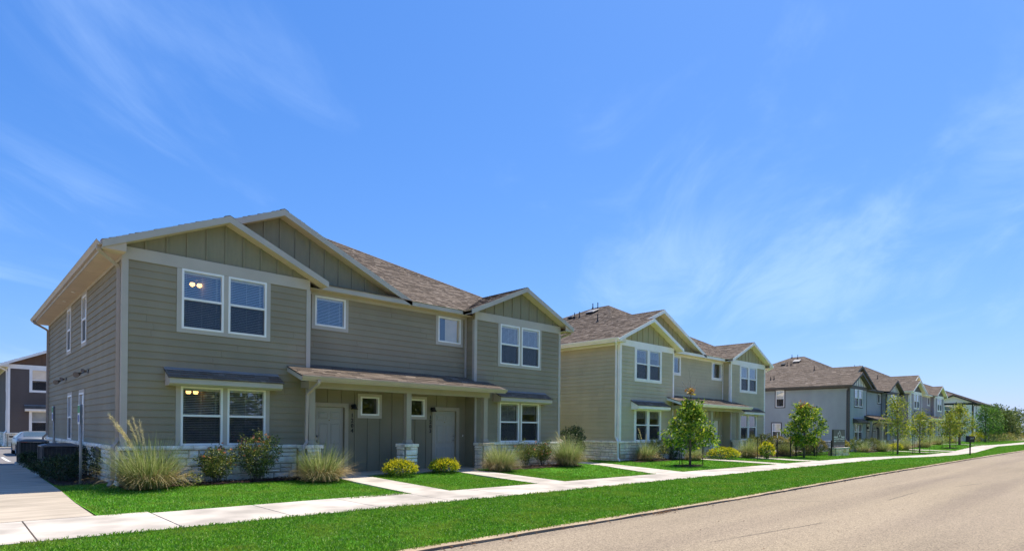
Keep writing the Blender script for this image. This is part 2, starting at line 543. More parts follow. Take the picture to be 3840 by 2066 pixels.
M_glass = glassmat('window_glass', 0.17)
M_screen = screenmat()
M_vinyl = mat('white_vinyl', (0.92, 0.88, 0.82), 0.45, 0.04, 2, spec=0.4)
M_blind = mat('blind_slat', (0.50, 0.48, 0.43), 0.6, 0.05)
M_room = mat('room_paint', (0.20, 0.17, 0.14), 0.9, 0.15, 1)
M_curtain = mat('window_shade', (0.55, 0.54, 0.48), 0.8, 0.08, 3)
M_black = mat('black_metal', (0.015, 0.015, 0.017), 0.45, 0.2)
M_lamp_grey = mat('bronze_metal', (0.16, 0.13, 0.11), 0.5, 0.15)
M_nickel = mat('nickel', (0.35, 0.33, 0.3), 0.35, 0.1, metal=0.8)
M_stone = mat('limestone', (0.97, 0.86, 0.70), 0.92, 0.16, 5, 6, 0.8, 24, rand=0.16, bdist=0.02)
M_stone_warm = mat('limestone_warm', (0.80, 0.62, 0.40), 0.92, 0.18, 5, 6, 0.8, 24, rand=0.12, bdist=0.02)
M_stone_rust = mat('limestone_rust', (0.62, 0.30, 0.13), 0.92, 0.25, 7, 6, 0.8, 24, bdist=0.02)
M_stone_field = mat('limestone_field', (0.97, 0.86, 0.70), 0.92, 0.16, 5, 6, 0.8, 24, island=0.16, bdist=0.02)
M_mortar = mat('mortar', (0.52, 0.44, 0.34), 0.95, 0.12, 10, 5, 0.5, 50)
M_flash = mat('metal_flashing', (0.26, 0.25, 0.24), 0.5, 0.1, metal=0.3)

def shingle_mat(name, island):
    m = bpy.data.materials.new(name); m.use_nodes = True
    n, l = m.node_tree.nodes, m.node_tree.links
    p = n['Principled BSDF']; p.inputs['Roughness'].default_value = 0.95; p.inputs['Specular IOR Level'].default_value = 0.15
    if island:
        src = n.new('ShaderNodeNewGeometry').outputs['Random Per Island']
    else:
        src = n.new('ShaderNodeObjectInfo').outputs['Random']
    r = n.new('ShaderNodeValToRGB')
    st = [(0.0, (0.15, 0.116, 0.087)), (0.35, (0.17, 0.132, 0.10)), (0.7, (0.19, 0.149, 0.114)), (0.92, (0.215, 0.171, 0.133)), (1.0, (0.27, 0.22, 0.177))]
    e = r.color_ramp.elements
    while len(e) < len(st): e.new(.5)
    for el, (a, c) in zip(e, st): el.position = a; el.color = c + (1,)
    l.new(src, r.inputs[0])
    t = n.new('ShaderNodeTexCoord'); q = n.new('ShaderNodeTexNoise'); q.inputs['Scale'].default_value = 60; q.inputs['Detail'].default_value = 2
    l.new(t.outputs['Object'], q.inputs['Vector'])
    mr = n.new('ShaderNodeMapRange'); mr.inputs[1].default_value = .3; mr.inputs[2].default_value = .7; mr.inputs[3].default_value = .75; mr.inputs[4].default_value = 1.25
    l.new(q.outputs[0], mr.inputs[0])
    h = n.new('ShaderNodeHueSaturation'); l.new(r.outputs[0], h.inputs['Color']); l.new(mr.outputs[0], h.inputs['Value'])
    l.new(h.outputs[0], p.inputs['Base Color'])
    return m
M_shingle = shingle_mat('roof_shingle', False)
M_shingle_field = shingle_mat('roof_shingle_field', True)
M_deck = mat('roof_underlay', (0.05, 0.042, 0.038), 0.95, 0.2)

def scan(poly, v):
    xs = []
    n = len(poly)
    for i in range(n):
        (u0, v0), (u1, v1) = poly[i], poly[(i + 1) % n]
        if (v0 <= v < v1) or (v1 <= v < v0):
            xs.append(u0 + (u1 - u0) * (v - v0) / (v1 - v0))
    return (min(xs), max(xs)) if len(xs) >= 2 else None

def shingles(mbs, to3, poly, pitch, rng, width=0.25, individual=None, vmax_ind=None):
    """lay shingle courses over a roof polygon given in (u along eave, v run up the slope)"""
    k = math.sqrt(1 + pitch * pitch)
    ex = 0.143 / k
    vmax = max(p[1] for p in poly); vmin = min(p[1] for p in poly)
    v = vmin + 1e-4
    out = []
    while v < vmax - 1e-3:
        v2 = min(v + ex, vmax - 1e-4)
        a, b = scan(poly, v), scan(poly, v2)
        if a and b:
            u = min(a[0], b[0]) - rng.uniform(0, width)
            hi = max(a[1], b[1])
            while u < hi:
                w = rng.uniform(0.45, 1.6) * width
                l0, r0 = max(u, a[0]), min(u + w - .003, a[1]); l1, r1 = max(u, b[0]), min(u + w - .003, b[1])
                if r0 - l0 > 0.004 or r1 - l1 > 0.004:
                    r0 = max(r0, l0); r1 = max(r1, l1)
                    if r0 <= l0: l0 = r0 = min(max((l1 + r1) / 2, a[0]), a[1])
                    if r1 <= l1: l1 = r1 = min(max((l0 + r0) / 2, b[0]), b[1])
                    t = rng.choice((0.010, 0.013, 0.020, 0.023))
                    jag = rng.uniform(-.006, .003)
                    V = [to3(l0, v + jag, 0), to3(r0, v + jag, 0), to3(l0, v + jag, t), to3(r0, v + jag, t), to3(l1, v2, .004), to3(r1, v2, .004)]
                    out.append((V, [(0, 1, 3, 2), (2, 3, 5, 4), (0, 2, 4), (1, 5, 3)]))
                u += w
        v += ex
    if individual is None:
        for V, F in out: mbs.add(V, F)
        return
    c = [sum(q[0] for q in o[0]) / 6 for o in out]
    for V, F in out:
        MB().add(V, F).build('shingle', M_shingle, individual)

def stone_face(parent, mp_, u0, u1, z0, z1, rng, field=None, warm=0.08, proud=0.075, rust=0.0, bigger=1.0):
    """random ashlar: uneven courses of pitched-face blocks over a mortar bed"""
    z = z0
    while z < z1 - 0.03:
        h = rng.choice((0.10, 0.14, 0.20, 0.24)) * bigger
        if z1 - (z + h) < 0.09: h = z1 - z
        u = u0
        while u < u1 - 0.02:
            w = rng.uniform(0.18, 0.62) * (1 if h < .21 else 0.85) * bigger
            if u1 - (u + w) < 0.12: w = u1 - u
            parts = [(z, z + h)]
            if h > 0.17 and rng.random() < 0.35:
                s = z + h * rng.uniform(.35, .65); parts = [(z, s), (s, z + h)]
            for (a, b) in parts:
                stone(parent, mp_, u, u + w, a, b, rng, field, warm, proud, rust)
            u += w
        z += h

def stone(parent, mp_, u0, u1, z0, z1, rng, field, warm, proud, rust=0.0, n0=0.03):
    g = 0.006
    u0 += g; u1 -= g; z0 += g; z1 -= g
    p = proud + rng.uniform(-.012, .014)
    i = min(0.018, (u1 - u0) * .2, (z1 - z0) * .2)
    j = lambda a: rng.uniform(-a, a)
    V = [mp_(u0 + j(.004), n0, z0 + j(.004)), mp_(u1 + j(.004), n0, z0 + j(.004)), mp_(u1 + j(.004), n0, z1 + j(.004)), mp_(u0 + j(.004), n0, z1 + j(.004)),
         mp_(u0 + i + j(.004), p + j(.008), z0 + i), mp_(u1 - i + j(.004), p + j(.008), z0 + i), mp_(u1 - i + j(.004), p + j(.008), z1 - i), mp_(u0 + i + j(.004), p + j(.008), z1 - i),
         mp_((u0 + u1) / 2 + j((u1 - u0) * .2), p + rng.uniform(0, .014), (z0 + z1) / 2 + j((z1 - z0) * .2))]
    F = [(0, 1, 5, 4), (1, 2, 6, 5), (2, 3, 7, 6), (3, 0, 4, 7), (4, 5, 8), (5, 6, 8), (6, 7, 8), (7, 4, 8)]
    if field is not None: field.add(V, F); return
    q = rng.random()
    m = M_stone_rust if q < rust else (M_stone_warm if q < rust + warm else M_stone)
    MB().add(V, F).build('stone', m, parent)

def cap_course(parent, mp_, u0, u1, z0, z1, rng, field=None, n1=0.125, n0=0.0):
    u = u0
    while u < u1 - .02:
        w = rng.uniform(0.28, 0.75)
        if u1 - (u + w) < 0.2: w = u1 - u
        b = MB()
        a, c = u + .003, u + w - .003
        d = n1 + rng.uniform(-.008, .008)
        V = [mp_(a, n0, z0), mp_(c, n0, z0), mp_(c, d - .008, z0 + .004), mp_(a, d - .008, z0 + .004), mp_(a, n0, z1), mp_(c, n0, z1), mp_(c, d - .012, z1), mp_(a, d - .012, z1),
             mp_(a, d, (z0 + z1) / 2), mp_(c, d, (z0 + z1) / 2)]
        F = [(0, 3, 2, 1), (4, 5, 6, 7), (3, 8, 9, 2), (8, 7, 6, 9), (0, 4, 7, 8, 3), (1, 2, 9, 6, 5)]
        if field is not None: field.add(V, F)
        else: MB().add(V, F).build('cap_stone', M_stone, parent)
        u += w

def siding(parent, mp_, u0, u1, z0, z1, holes, m, rng, field=None, ex=0.178, maxlen=3.66):
    """lap siding boards, cut round the openings"""
    z = z0
    while z < z1 - 0.01:
        zt = min(z + ex, z1)
        segs = [(u0, u1, z, zt)]
        for (a, b, c, d) in holes:
            ns = []
            for (s, e, l, h) in segs:
                if d <= l + .004 or c >= h - .004 or b <= s or a >= e: ns.append((s, e, l, h)); continue
                if a > s + .01: ns.append((s, a, l, h))
                if b < e - .01: ns.append((b, e, l, h))
                m0, m1 = max(a, s), min(b, e)
                if c > l + .012: ns.append((m0, m1, l, c))
                if d < h - .012: ns.append((m0, m1, d, h))
            segs = ns
        j0 = u0 - rng.uniform(0.3, maxlen)
        joints = []
        while j0 < u1:
            j0 += maxlen; joints.append(j0)
        for (s, e, l, h) in segs:
            cuts = [s] + [q for q in joints if s + .25 < q < e - .25] + [e]
            for a, b in zip(cuts[:-1], cuts[1:]):
                fl = (l - z) / ex; fh = (h - z) / ex
                nb = 0.028 - 0.021 * fl; nt_ = 0.028 - 0.021 * fh
                t = field if field is not None else MB()
                t.wbox(mp_, a + .0015, b - .0015, 0.0, nb + rng.uniform(-.001, .001), l, h, nt=nt_)
                if field is None: t.build('siding_board', m, parent)
        z = zt

def wall_panel(mbd, mp_, u0, u1, z0, z1, holes, th=0.12):
    us = sorted({u0, u1, *[min(max(q, u0), u1) for h in holes for q in h[:2]]})
    zz = sorted({z0, z1, *[min(max(q, z0), z1) for h in holes for q in h[2:]]})
    for a, b in zip(us[:-1], us[1:]):
        for c, d in zip(zz[:-1], zz[1:]):
            mu, mz = (a + b) / 2, (c + d) / 2
            if any(h[0] < mu < h[1] and h[2] < mz < h[3] for h in holes): continue
            if b - a > 1e-4 and d - c > 1e-4: mbd.wbox(mp_, a, b, -th, 0, c, d)

def window(house, mp_, u0, u1, z0, z1, pal, kind='double', trim=(0.1, 0.1, 0.1, 0.1), blinds='full', simple=False, tcol=None, top_n=0.034):
    """trim boards, white vinyl frame, meeting rail, panes, screen, blinds"""
    fw = 0.052
    if isinstance(blinds, tuple): blinds = blinds[0 if (u0 < 2 or 12 < u0 < 13) else 1]
    b = MB()
    b.wbox(mp_, u0, u0 + fw, -.07, .042, z0, z1).wbox(mp_, u1 - fw, u1, -.07, .042, z0, z1)
    b.wbox(mp_, u0 + fw, u1 - fw, -.07, .042, z0, z0 + fw).wbox(mp_, u0 + fw, u1 - fw, -.07, .042, z1 - fw, z1)
    w = b.build('window', M_vinyl, house)
    tl, tr, tb, tt = trim
    t = MB()
    if tl: t.wbox(mp_, u0 - tl, u0, 0, .032, z0 - tb, z1 + tt)
    if tr: t.wbox(mp_, u1, u1 + tr, 0, .032, z0 - tb, z1 + tt)
    if tb: t.wbox(mp_, u0, u1, 0, .032, z0 - tb, z0)
    if tt: t.wbox(mp_, u0, u1, 0, .032, z1, z1 + tt)
    if t.v: t.build('window_trim', tcol or pal['trim_m'], w)
    zm = (z0 + z1) / 2 + .01
    a0, a1 = u0 + fw, u1 - fw
    if kind == 'double':
        MB().wbox(mp_, a0, a1, -.05, .03, zm - .028, zm + .028).build('meeting_rail', M_vinyl, w)
        panes = ((zm + .028, z1 - fw, 0.0), (z0 + fw, zm - .028, -.02))
    else:
        panes = ((z0 + fw, z1 - fw, -.005),)
    for (c, d, n) in panes:
        MB().add([mp_(a0, n, c), mp_(a1, n, c), mp_(a1, n, d), mp_(a0, n, d)], [(0, 1, 2, 3)]).build('pane', M_glass, w)
    if kind == 'double':
        c, d, _ = panes[1]
        MB().add([mp_(a0, .012, c), mp_(a1, .012, c), mp_(a1, .012, d), mp_(a0, .012, d)], [(0, 1, 2, 3)]).build('insect_screen', M_screen, w)
    # room behind
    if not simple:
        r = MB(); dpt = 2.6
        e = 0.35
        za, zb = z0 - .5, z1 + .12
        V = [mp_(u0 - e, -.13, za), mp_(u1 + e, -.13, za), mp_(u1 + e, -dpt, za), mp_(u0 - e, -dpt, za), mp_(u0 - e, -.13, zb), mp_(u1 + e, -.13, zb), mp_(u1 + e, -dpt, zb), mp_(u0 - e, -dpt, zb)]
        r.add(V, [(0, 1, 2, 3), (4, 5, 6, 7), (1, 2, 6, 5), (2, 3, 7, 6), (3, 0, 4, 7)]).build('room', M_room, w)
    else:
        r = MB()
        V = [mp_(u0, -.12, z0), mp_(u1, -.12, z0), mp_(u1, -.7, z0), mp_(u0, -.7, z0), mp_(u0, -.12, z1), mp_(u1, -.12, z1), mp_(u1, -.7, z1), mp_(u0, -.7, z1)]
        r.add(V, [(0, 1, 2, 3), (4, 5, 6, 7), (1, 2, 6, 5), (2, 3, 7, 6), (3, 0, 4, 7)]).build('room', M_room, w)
    if blinds in ('full', 'third', 'two_thirds'):
        lo = {'full': z0 + fw + .01, 'third': z1 - fw - .38, 'two_thirds': z1 - fw - .75}[blinds]
        s = MB(); zz = z1 - fw - .05
        s.wbox(mp_, a0 + .005, a1 - .005, -.135, -.085, zz + .002, zz + .05)
        n_ = 0
        tilt = 0.013 if not simple else .02
        step = 0.0445
        while zz > lo:
            q = [mp_(a0 + .008, -.083, zz - tilt), mp_(a1 - .008, -.083, zz - tilt), mp_(a1 - .008, -.133, zz + tilt - .01), mp_(a0 + .008, -.133, zz + tilt - .01)]
            q2 = [mp_(a0 + .008, -.108, zz + .006), mp_(a1 - .008, -.108, zz + .006)]
            s.add([q[0], q[1], q2[1], q2[0], q[2], q[3]], [(0, 1, 2, 3), (3, 2, 4, 5)])
            zz -= step
        for f_ in (.08, .5, .88):
            uu = a0 + (a1 - a0) * f_
            s.wbox(mp_, uu, uu + .006, -.083, -.08, lo, z1 - fw)
        bl = s.build('blind_slats', M_blind, w); tag(bl, kind='stuff')
        if not simple:
            uu = a0 + (a1 - a0) * .90
            MB().wbox(mp_, uu, uu + .008, -.075, -.068, (z0 + z1) / 2 - .25, z1 - fw).build('blind_wand', M_blind, w)
    if blinds == 'shade':
        MB().wbox(mp_, a0, a1, -.11, -.105, zm - .1, z1 - fw).build('window_shade', M_curtain, w)
    if blinds == 'beige_shade':
        MB().wbox(mp_, a0 + (a1 - a0) * .33, a1, -.045, -.04, z0 + fw, z1 - fw).build('curtain', mat('beige_curtain', (.62, .47, .30), .8, .06, 3), w)
    if blinds == 'half_curtain':
        MB().wbox(mp_, a0, a0 + (a1 - a0) * .32, -.11, -.1, z0 + fw, z1 - fw).build('curtain', M_curtain, w)
    return w

def door(house, mp_, u0, u1, z0, z1, m_door, m_trim, hinge_right, simple=False):
    cw = 0.125
    f = MB()
    f.wbox(mp_, u0 - cw, u0, 0, .045, z0, z1 + cw).wbox(mp_, u1, u1 + cw, 0, .045, z0, z1 + cw).wbox(mp_, u0, u1, 0, .045, z1, z1 + cw)
    f.wbox(mp_, u0, u1, -.06, .02, z0 - .02, z0 + .025)
    f.build('door_frame', m_trim, house)
    d = MB().wbox(mp_, u0 + .004, u1 - .004, -.09, -.055, z0 + .026, z1 - .004).build('door', m_door, house)
    w = u1 - u0; h = z1 - z0
    xs_ = ((.13, .45), (.55, .87))
    zs_ = ((.10, .36), (.43, .75), (.82, .925))
    for (a, b) in xs_:
        for (c, e) in zs_:
            A, B, C_, D_ = u0 + a * w, u0 + b * w, z0 + c * h, z0 + e * h
            p = MB()
            # raised field inside a sunk moulding
            i = .035
            V = [mp_(A, -.052, C_), mp_(B, -.052, C_), mp_(B, -.052, D_), mp_(A, -.052, D_),
                 mp_(A + .012, -.058 + .014, C_ + .012), mp_(B - .012, -.058 + .014, C_ + .012), mp_(B - .012, -.058 + .014, D_ - .012), mp_(A + .012, -.058 + .014, D_ - .012),
                 mp_(A + .024, -.0535, C_ + .024), mp_(B - .024, -.0535, C_ + .024), mp_(B - .024, -.0535, D_ - .024), mp_(A + .024, -.0535, D_ - .024),
                 mp_(A + .05, -.045, C_ + .05), mp_(B - .05, -.045, C_ + .05), mp_(B - .05, -.045, D_ - .05), mp_(A + .05, -.045, D_ - .05)]
            F = []
            for k in range(3):
                for q in range(4): F.append((4 * k + q, 4 * k + (q + 1) % 4, 4 * k + 4 + (q + 1) % 4, 4 * k + 4 + q))
            F.append((12, 13, 14, 15))
            p.add(V, F).build('door_panel', m_door, d)
    uh = u1 - .075 if hinge_right else u0 + .075
    for zz, r in ((z0 + .97, .03), (z0 + 1.13, .026)):
        c = mp_(uh, -.03, zz)
        MB().lathe([(0, -.04), (r, -.04), (r * .5, -.02), (r * .45, 0), (r, .01), (r * .9, .028), (0, .032)], c, 12, 'Y').build('door_knob' if r == .03 else 'deadbolt', M_nickel, d, True)
    c = mp_((u0 + u1) / 2, -.05, z0 + 1.62)
    MB().lathe([(0, -.01), (.016, -.01), (.016, .006), (0, .006)], c, 10, 'Y').build('peephole', mat('brass', (.3, .2, .06), .4, .1, metal=.7), d)
    return d

def downspout(house, pts, m):
    # round the bends
    P = [Vector(p) for p in pts]; out = [P[0]]
    for i in range(1, len(P) - 1):
        a, b, c = P[i - 1], P[i], P[i + 1]
        r = min(.07, (b - a).length * .45, (c - b).length * .45)
        s, e = b + (a - b).normalized() * r, b + (c - b).normalized() * r
        for k in range(4):
            t = k / 3; out.append(s.lerp(b, t).lerp(b.lerp(e, t), t))
    out.append(P[-1])
    return MB().tube(out, .04, w=(.075, .06)).build('downspout', m, house)

def rz_plane(x): return ZE + PITCH * (x + OV)          # left slope
def rz_right(x): return ZE + PITCH * (HW + OV - x)

def build_house(name, loc, rot, pal, label, det=2, number=(), seed=1, windows_left=(), windows_right=(), flood=False, vents=True, gutters='full', blinds=None, door_m=None):
    """det 2: every board, stone and small-roof shingle is a piece; det 1: boards and stones pieces; det 0: joined"""
    rng = random.Random(seed)
    H = empty(name, loc, rot, label, 'house')
    TR, BODY = pal['trim_m'], pal['body_m']
    ind = det >= 1
    # ---------------- windows list per wall
    U = (3.948, 5.457); L = (0.993, 2.498)
    wl_ = [(1.2526, 2.2538), (2.368, 3.371)]
    wr_ = [(12.1335, 13.1413), (13.2529, 14.259)]
    T = .11
    bl = blinds or {}
    # ---------------- wall bodies
    def opens(pairs, zz): return [(a, b, zz[0], zz[1]) for a, b in pairs]
    hl = opens(wl_, U) + opens(wl_, L); hr = opens(wr_, U) + opens(wr_, L)
    sm = [(5.003, 6.006, 4.558, 5.465), (9.588, 10.6, 4.558, 5.465)]
    pw = [(6.561, 7.235, 1.882, 2.485), (8.36, 9.03, 1.882, 2.485)]
    drs = [(5.06, 6.01, .09, 2.115), (9.49, 10.44, .09, 2.115)]
    def side_holes(ws): return [(a, b, c, d) for (a, b, c, d) in ws]
    walls = {}
    specs = [('fl', front(0), 0, X1, 0, 5.75, hl), ('fr', front(0), X2, HW, 0, 5.75, hr), ('re', front(YR), X1, X2, 0, 5.68, sm + pw + drs),
             ('sl', left(0), .12, DEPTH, 0, 5.62, side_holes(windows_left)), ('sr', right(HW), .12, DEPTH, 0, 5.62, side_holes(windows_right)),
             ('il', right(X1), .12, YR, 0, 5.62, []), ('ir', left(X2), .12, YR, 0, 5.62, []), ('bk', back(DEPTH), 0, HW, 0, 5.62, [])]
    for k, mp_, u0, u1, z0, z1, ho in specs:
        b = MB(); wall_panel(b, mp_, u0, u1, z0, z1, ho)
        walls[k] = b.build('wall', BODY, H)
    # ---------------- siding
    zc = 0.99
    tl = lambda ws, zz, e=.11: [(ws[0][0] - e, ws[-1][1] + e, zz[0] - (e if zz is U else 0), zz[1] + e)]
    jobs = [('fl', front(0), .1, X1 - .09, zc, 5.46, tl(wl_, U) + [(wl_[0][0] - T, wl_[1][1] + T, .9, 2.9)], 7),
            ('fr', front(0), X2 + .09, HW - .09, zc, 5.46, tl(wr_, U) + [(wr_[0][0] - T, wr_[1][1] + T, .9, 2.9)], 8),
            ('re', front(YR), X1, X2 - .09, 3.36, 5.6, [(a - .1, b + .1, c - .1, d + .2) for a, b, c, d in sm], 9),
            ('sl', left(0), .1, DEPTH - .09, zc, 5.6, [(a - .1, b + .1, c - .1, d + .1) for a, b, c, d in windows_left], 10),
            ('ir', left(X2), .1, YR - .08, 3.1, 5.6, [], 11), ('il', right(X1), .02, YR, 3.1, 5.6, [], 12)]
    if det == 0 or rot: jobs.append(('sr', right(HW), .1, DEPTH - .09, zc, 5.6, [(a - .1, b + .1, c - .1, d + .1) for a, b, c, d in windows_right], 13))
    for k, mp_, u0, u1, z0, z1, ho, sd in jobs:
        fld = None if ind else MB()
        siding(walls[k], mp_, u0, u1, z0, z1, ho, BODY, random.Random(seed * 31 + sd), fld)
        if fld is not None:
            o = fld.build('lap_siding', BODY, walls[k]); tag(o, kind='stuff')
    if det >= 1:   # far side wall, out of sight: one panel of laps
        fld = MB(); siding(walls['sr'], right(HW), .1, DEPTH - .09, zc, 5.6, [], BODY, random.Random(4), fld)
        tag(fld.build('lap_siding', BODY, walls['sr']), kind='stuff')
    # ---------------- corner boards, bands
    def cb(mp_, u0, u1, z0, z1, n=.034, nm='corner_board'): return MB().wbox(mp_, u0, u1, 0, n, z0, z1).build(nm, TR, H)
    for (a, b) in ((0, .1), (X1 - .09, X1)): cb(front(0), a, b, zc, 5.46)
    for (a, b) in ((X2, X2 + .09), (HW - .09, HW)): cb(front(0), a, b, zc, 5.46)
    cb(left(0), -.033, .1, zc, 5.6); cb(right(HW), -.033, .1, zc, 5.6)
    cb(right(X1), -.033, .015, 3.1, 5.46); cb(left(X2), -.033, .09, 3.1, 5.46)
    cb(left(0), DEPTH - .09, DEPTH, zc, 5.6); cb(right(HW), DEPTH - .09, DEPTH, zc, 5.6)
    cb(front(YR), X2 - .09, X2 - .002, 3.36, 5.6)
    MB().wbox(front(0), -.02, X1 + .01, 0, .038, 5.46, 5.752).build('band_board', TR, H)
    MB().wbox(front(0), X2 - .01, HW + .02, 0, .038, 5.46, 5.752).build('band_board', TR, H)
    # ---------------- gables: panels with battens
    def gable(y0, xa, xb, xp, zp, zlow, hide=None, x_step=.46):
        zt = zp - .145
        p = MB()
        # triangle clipped at zlow
        ha = (zt - zlow) / PITCH
        p.prism([(xp - ha, y0, zlow), (xp + ha, y0, zlow), (xp, y0, zt)], (0, .06, 0))
        o = p.build('gable_wall', pal['gable_m'], H)
        k = -int(ha / x_step)
        while k * x_step < ha:
            xx = xp + k * x_step + .02
            top = zt - PITCH * abs(xx - xp) - .012
            if top > zlow + .06 and (hide is None or not hide(xx, top)):
                c = MB()
                t0 = zt - PITCH * abs(xx - .025 - xp) - .004; t1 = zt - PITCH * abs(xx + .025 - xp) - .004
                c.prism([(xx - .025, y0 - .024, zlow), (xx + .025, y0 - .024, zlow), (xx + .025, y0 - .024, t1), (xx - .025, y0 - .024, t0)], (0, .023, 0))
                c.build('batten', pal.get('batten_m', pal['gable_m']), o)
            k += 1
        return o
    gable(0, 0, X1, XP1, rz_plane(XP1), 5.752)
    gable(0, X2, HW, XP3, rz_plane(XP1), 5.752)
    gable(YR, 0, 8, XP2, rz_plane(XP2), 5.79, hide=lambda xx, top: xx < XP1)
    # ---------------- roof planes
    k_ = math.sqrt(1 + PITCH ** 2)
    def lft(u, v, n): return (-OV + v - n * PITCH / k_, u, ZE + PITCH * v + n / k_)
    def rgt(u, v, n): return (HW + OV - v + n * PITCH / k_, u, ZE + PITCH * v + n / k_)
    kf = math.sqrt(1 + PF ** 2)
    def frt(u, v, n): return (u, FE + v - n * PF / kf, 5.745 + PF * v + n / kf)
    def g3l(u, v, n): return (XP3 - (XP1 + OV) + v - n * PITCH / k_, u, ZE + PITCH * v + n / k_)
    def g1r(u, v, n): return (XP1 + (XP1 + OV) - v + n * PITCH / k_, u, ZE + PITCH * v + n / k_)
    def g2r(u, v, n): return (XP2 + (XP2 + OV) - v + n * PITCH / k_, u, ZE + PITCH * v + n / k_)
    def bck(u, v, n): return (u, HB - v + n * PF / kf, ZE + PF * v + n / kf)
    e1, e2, em = XP1 + OV, XP2 + OV, APX + OV
    yh2 = FE + (rz_plane(XP2) - 5.745) / PF; yh3 = FE + (rz_plane(XP1) - 5.745) / PF
    planes = [('left', lft, [(FY, 0), (HB, 0), (RY2, em), (APY, em), (yh2, e2), (FE, e2), (FE, e1), (FY, e1)]),
              ('right', rgt, [(FY, 0), (HB, 0), (RY2, em), (APY, em), (yh3, e1), (FY, e1)]),
              ('g1r', g1r, [(FY, 0), (YR, 0), (YR, e1), (FY, e1)]),
              ('g2r', g2r, [(FE, 0), (FE + .05, 0), (yh2, e2), (FE, e2)]),
              ('g3l', g3l, [(FY, 0), (FE, 0), (yh3, e1), (FY, e1)]),
              ('frt', frt, [(e1 + XP1, 0), (XP3 - e1, 0), (XP3, yh3 - FE), (APX, APY - FE), (XP2, yh2 - FE), (e2 + XP2 - .1, .0 + .04)]),
              ('bck', bck, [(-OV, 0), (HW + OV, 0), (APX, HB - RY2)])]
    deck = MB()
    for nm, f, poly in planes:
        top = [f(u, v, 0.0) for u, v in poly]; bot = [f(u, v, -.03) for u, v in poly]
        n = len(poly)
        deck.add(top + bot, [tuple(range(n)), tuple(range(n, 2 * n))[::-1]] + [(i, (i + 1) % n, n + (i + 1) % n, n + i) for i in range(n)])
    roof = deck.build('roof', pal['soffit_m'], H)
    fld = MB()
    for nm, f, poly in planes:
        if nm in ('bck',): continue
        if nm in ('right', 'g2r', 'g1r') and not rot and det < 1: continue
        if nm == 'right' and not rot: continue
        if nm == 'left' and det == 2:
            # only the rakes and the lowest courses can be glimpsed on the near house, still laid whole
            pass
        P = poly
        if nm == 'frt': P = [(e1 + XP1 + .02, -.03), (XP3 - e1, -.03)] + poly[2:]
        shingles(fld, f, P, PF if nm in ('frt', 'bck') else PITCH, random.Random(seed * 7 + len(nm) + ord(nm[0])), 0.22 if det else .3)
    sf = fld.build('roof_shingles', M_shingle_field, roof); tag(sf, kind='stuff')
    # ridge and hip caps
    rc = MB()
    def cap_run(p, q, w=.13):
        p, q = Vector(p), Vector(q); d = q - p; Ln = d.length; d.normalize()
        s = d.cross(Vector((0, 0, 1))).normalized(); t = 0
        while t < Ln - .05:
            a = p + d * t; b = p + d * min(t + .16, Ln)
            dz = Vector((0, 0, 1))
            rc.add([a + dz * .028, a + s * w - dz * .026, a - s * w - dz * .026, b + dz * .014, b + s * w - dz * .036, b - s * w - dz * .036], [(0, 1, 4, 3), (0, 3, 5, 2), (0, 2, 1)])
            t += .145
    ap0, ap1 = (APX, APY, rz_plane(APX)), (APX, RY2, rz_plane(APX))
    cap_run((XP1, FY, rz_plane(XP1)), (XP1, FE, rz_plane(XP1))); cap_run((XP2, FE, rz_plane(XP2)), (XP2, yh2, rz_plane(XP2)))
    cap_run((XP2, yh2, rz_plane(XP2)), ap0); cap_run((XP3, yh3, rz_plane(XP1)), ap0); cap_run(ap0, ap1)
    cap_run((XP3, FY, rz_plane(XP1)), (XP3, yh3, rz_plane(XP1))); cap_run((-OV, HB, ZE), ap1); cap_run((HW + OV, HB, ZE), ap1)
    tag(rc.build('ridge_caps', M_shingle_field, roof), kind='stuff')
    # ---------------- rake boards, soffits, fascia, gutters
    def rake(xp, y, half, hgt=.165):
        zp = rz_plane(xp) if xp < 8 else rz_plane(HW - xp)
        for s in (-1, 1):
            xe = xp + s * half
            a = [(xp, y - .012, zp + .004), (xe, y - .012, zp - PITCH * half + .004), (xe, y - .012, zp - PITCH * half - hgt), (xp, y - .012, zp - hgt)]
            MB().prism(a, (0, .03, 0)).build('rake_board', TR, H)
    def rake_soffit(xp, y0, y1, half):
        zp = rz_plane(xp) if xp < 8 else rz_plane(HW - xp)
        for s in (-1, 1):
            xe = xp + s * half
            a = [(xp, y0, zp - .135), (xe, y0, zp - .135 - PITCH * half), (xe, y0, zp - .155 - PITCH * half), (xp, y0, zp - .155)]
            MB().prism(a, (0, y1 - y0, 0)).build('rake_soffit', pal['soffit_m'], H)
    rake(XP1, FY, XP1 + OV); rake(XP3, FY, XP1 + OV)
    rake_soffit(XP1, FY + .018, .05, XP1 + OV - .02); rake_soffit(XP3, FY + .018, .05, XP1 + OV - .02)
    # second gable: only its exposed boards
    zp = rz_plane(XP2)
    for (xa, xb) in ((XP1 - .0, XP2), (XP2, XP2 + XP2 + OV - .05)):
        za, zb = (zp - PITCH * abs(xa - XP2), zp - PITCH * abs(xb - XP2))
        MB().prism([(xa, FE - .012, za + .004), (xb, FE - .012, zb + .004), (xb, FE - .012, zb - .17), (xa, FE - .012, za - .17)], (0, .03, 0)).build('rake_board', TR, H)
        MB().prism([(xa, FE + .018, za - .135), (xb, FE + .018, zb - .135), (xb, FE + .018, zb - .155), (xa, FE + .018, za - .155)], (0, YR - FE, 0)).build('rake_soffit', pal['soffit_m'], H)
    # recessed eave
    MB().box(X1 + .43, X2 - .46, FE - .012, FE + .018, 5.585, 5.748).build('fascia', TR, H)
    MB().box(X1 + .002, X2 - .002, FE + .018, YR, 5.575, 5.595).build('soffit', pal['soffit_m'], H)
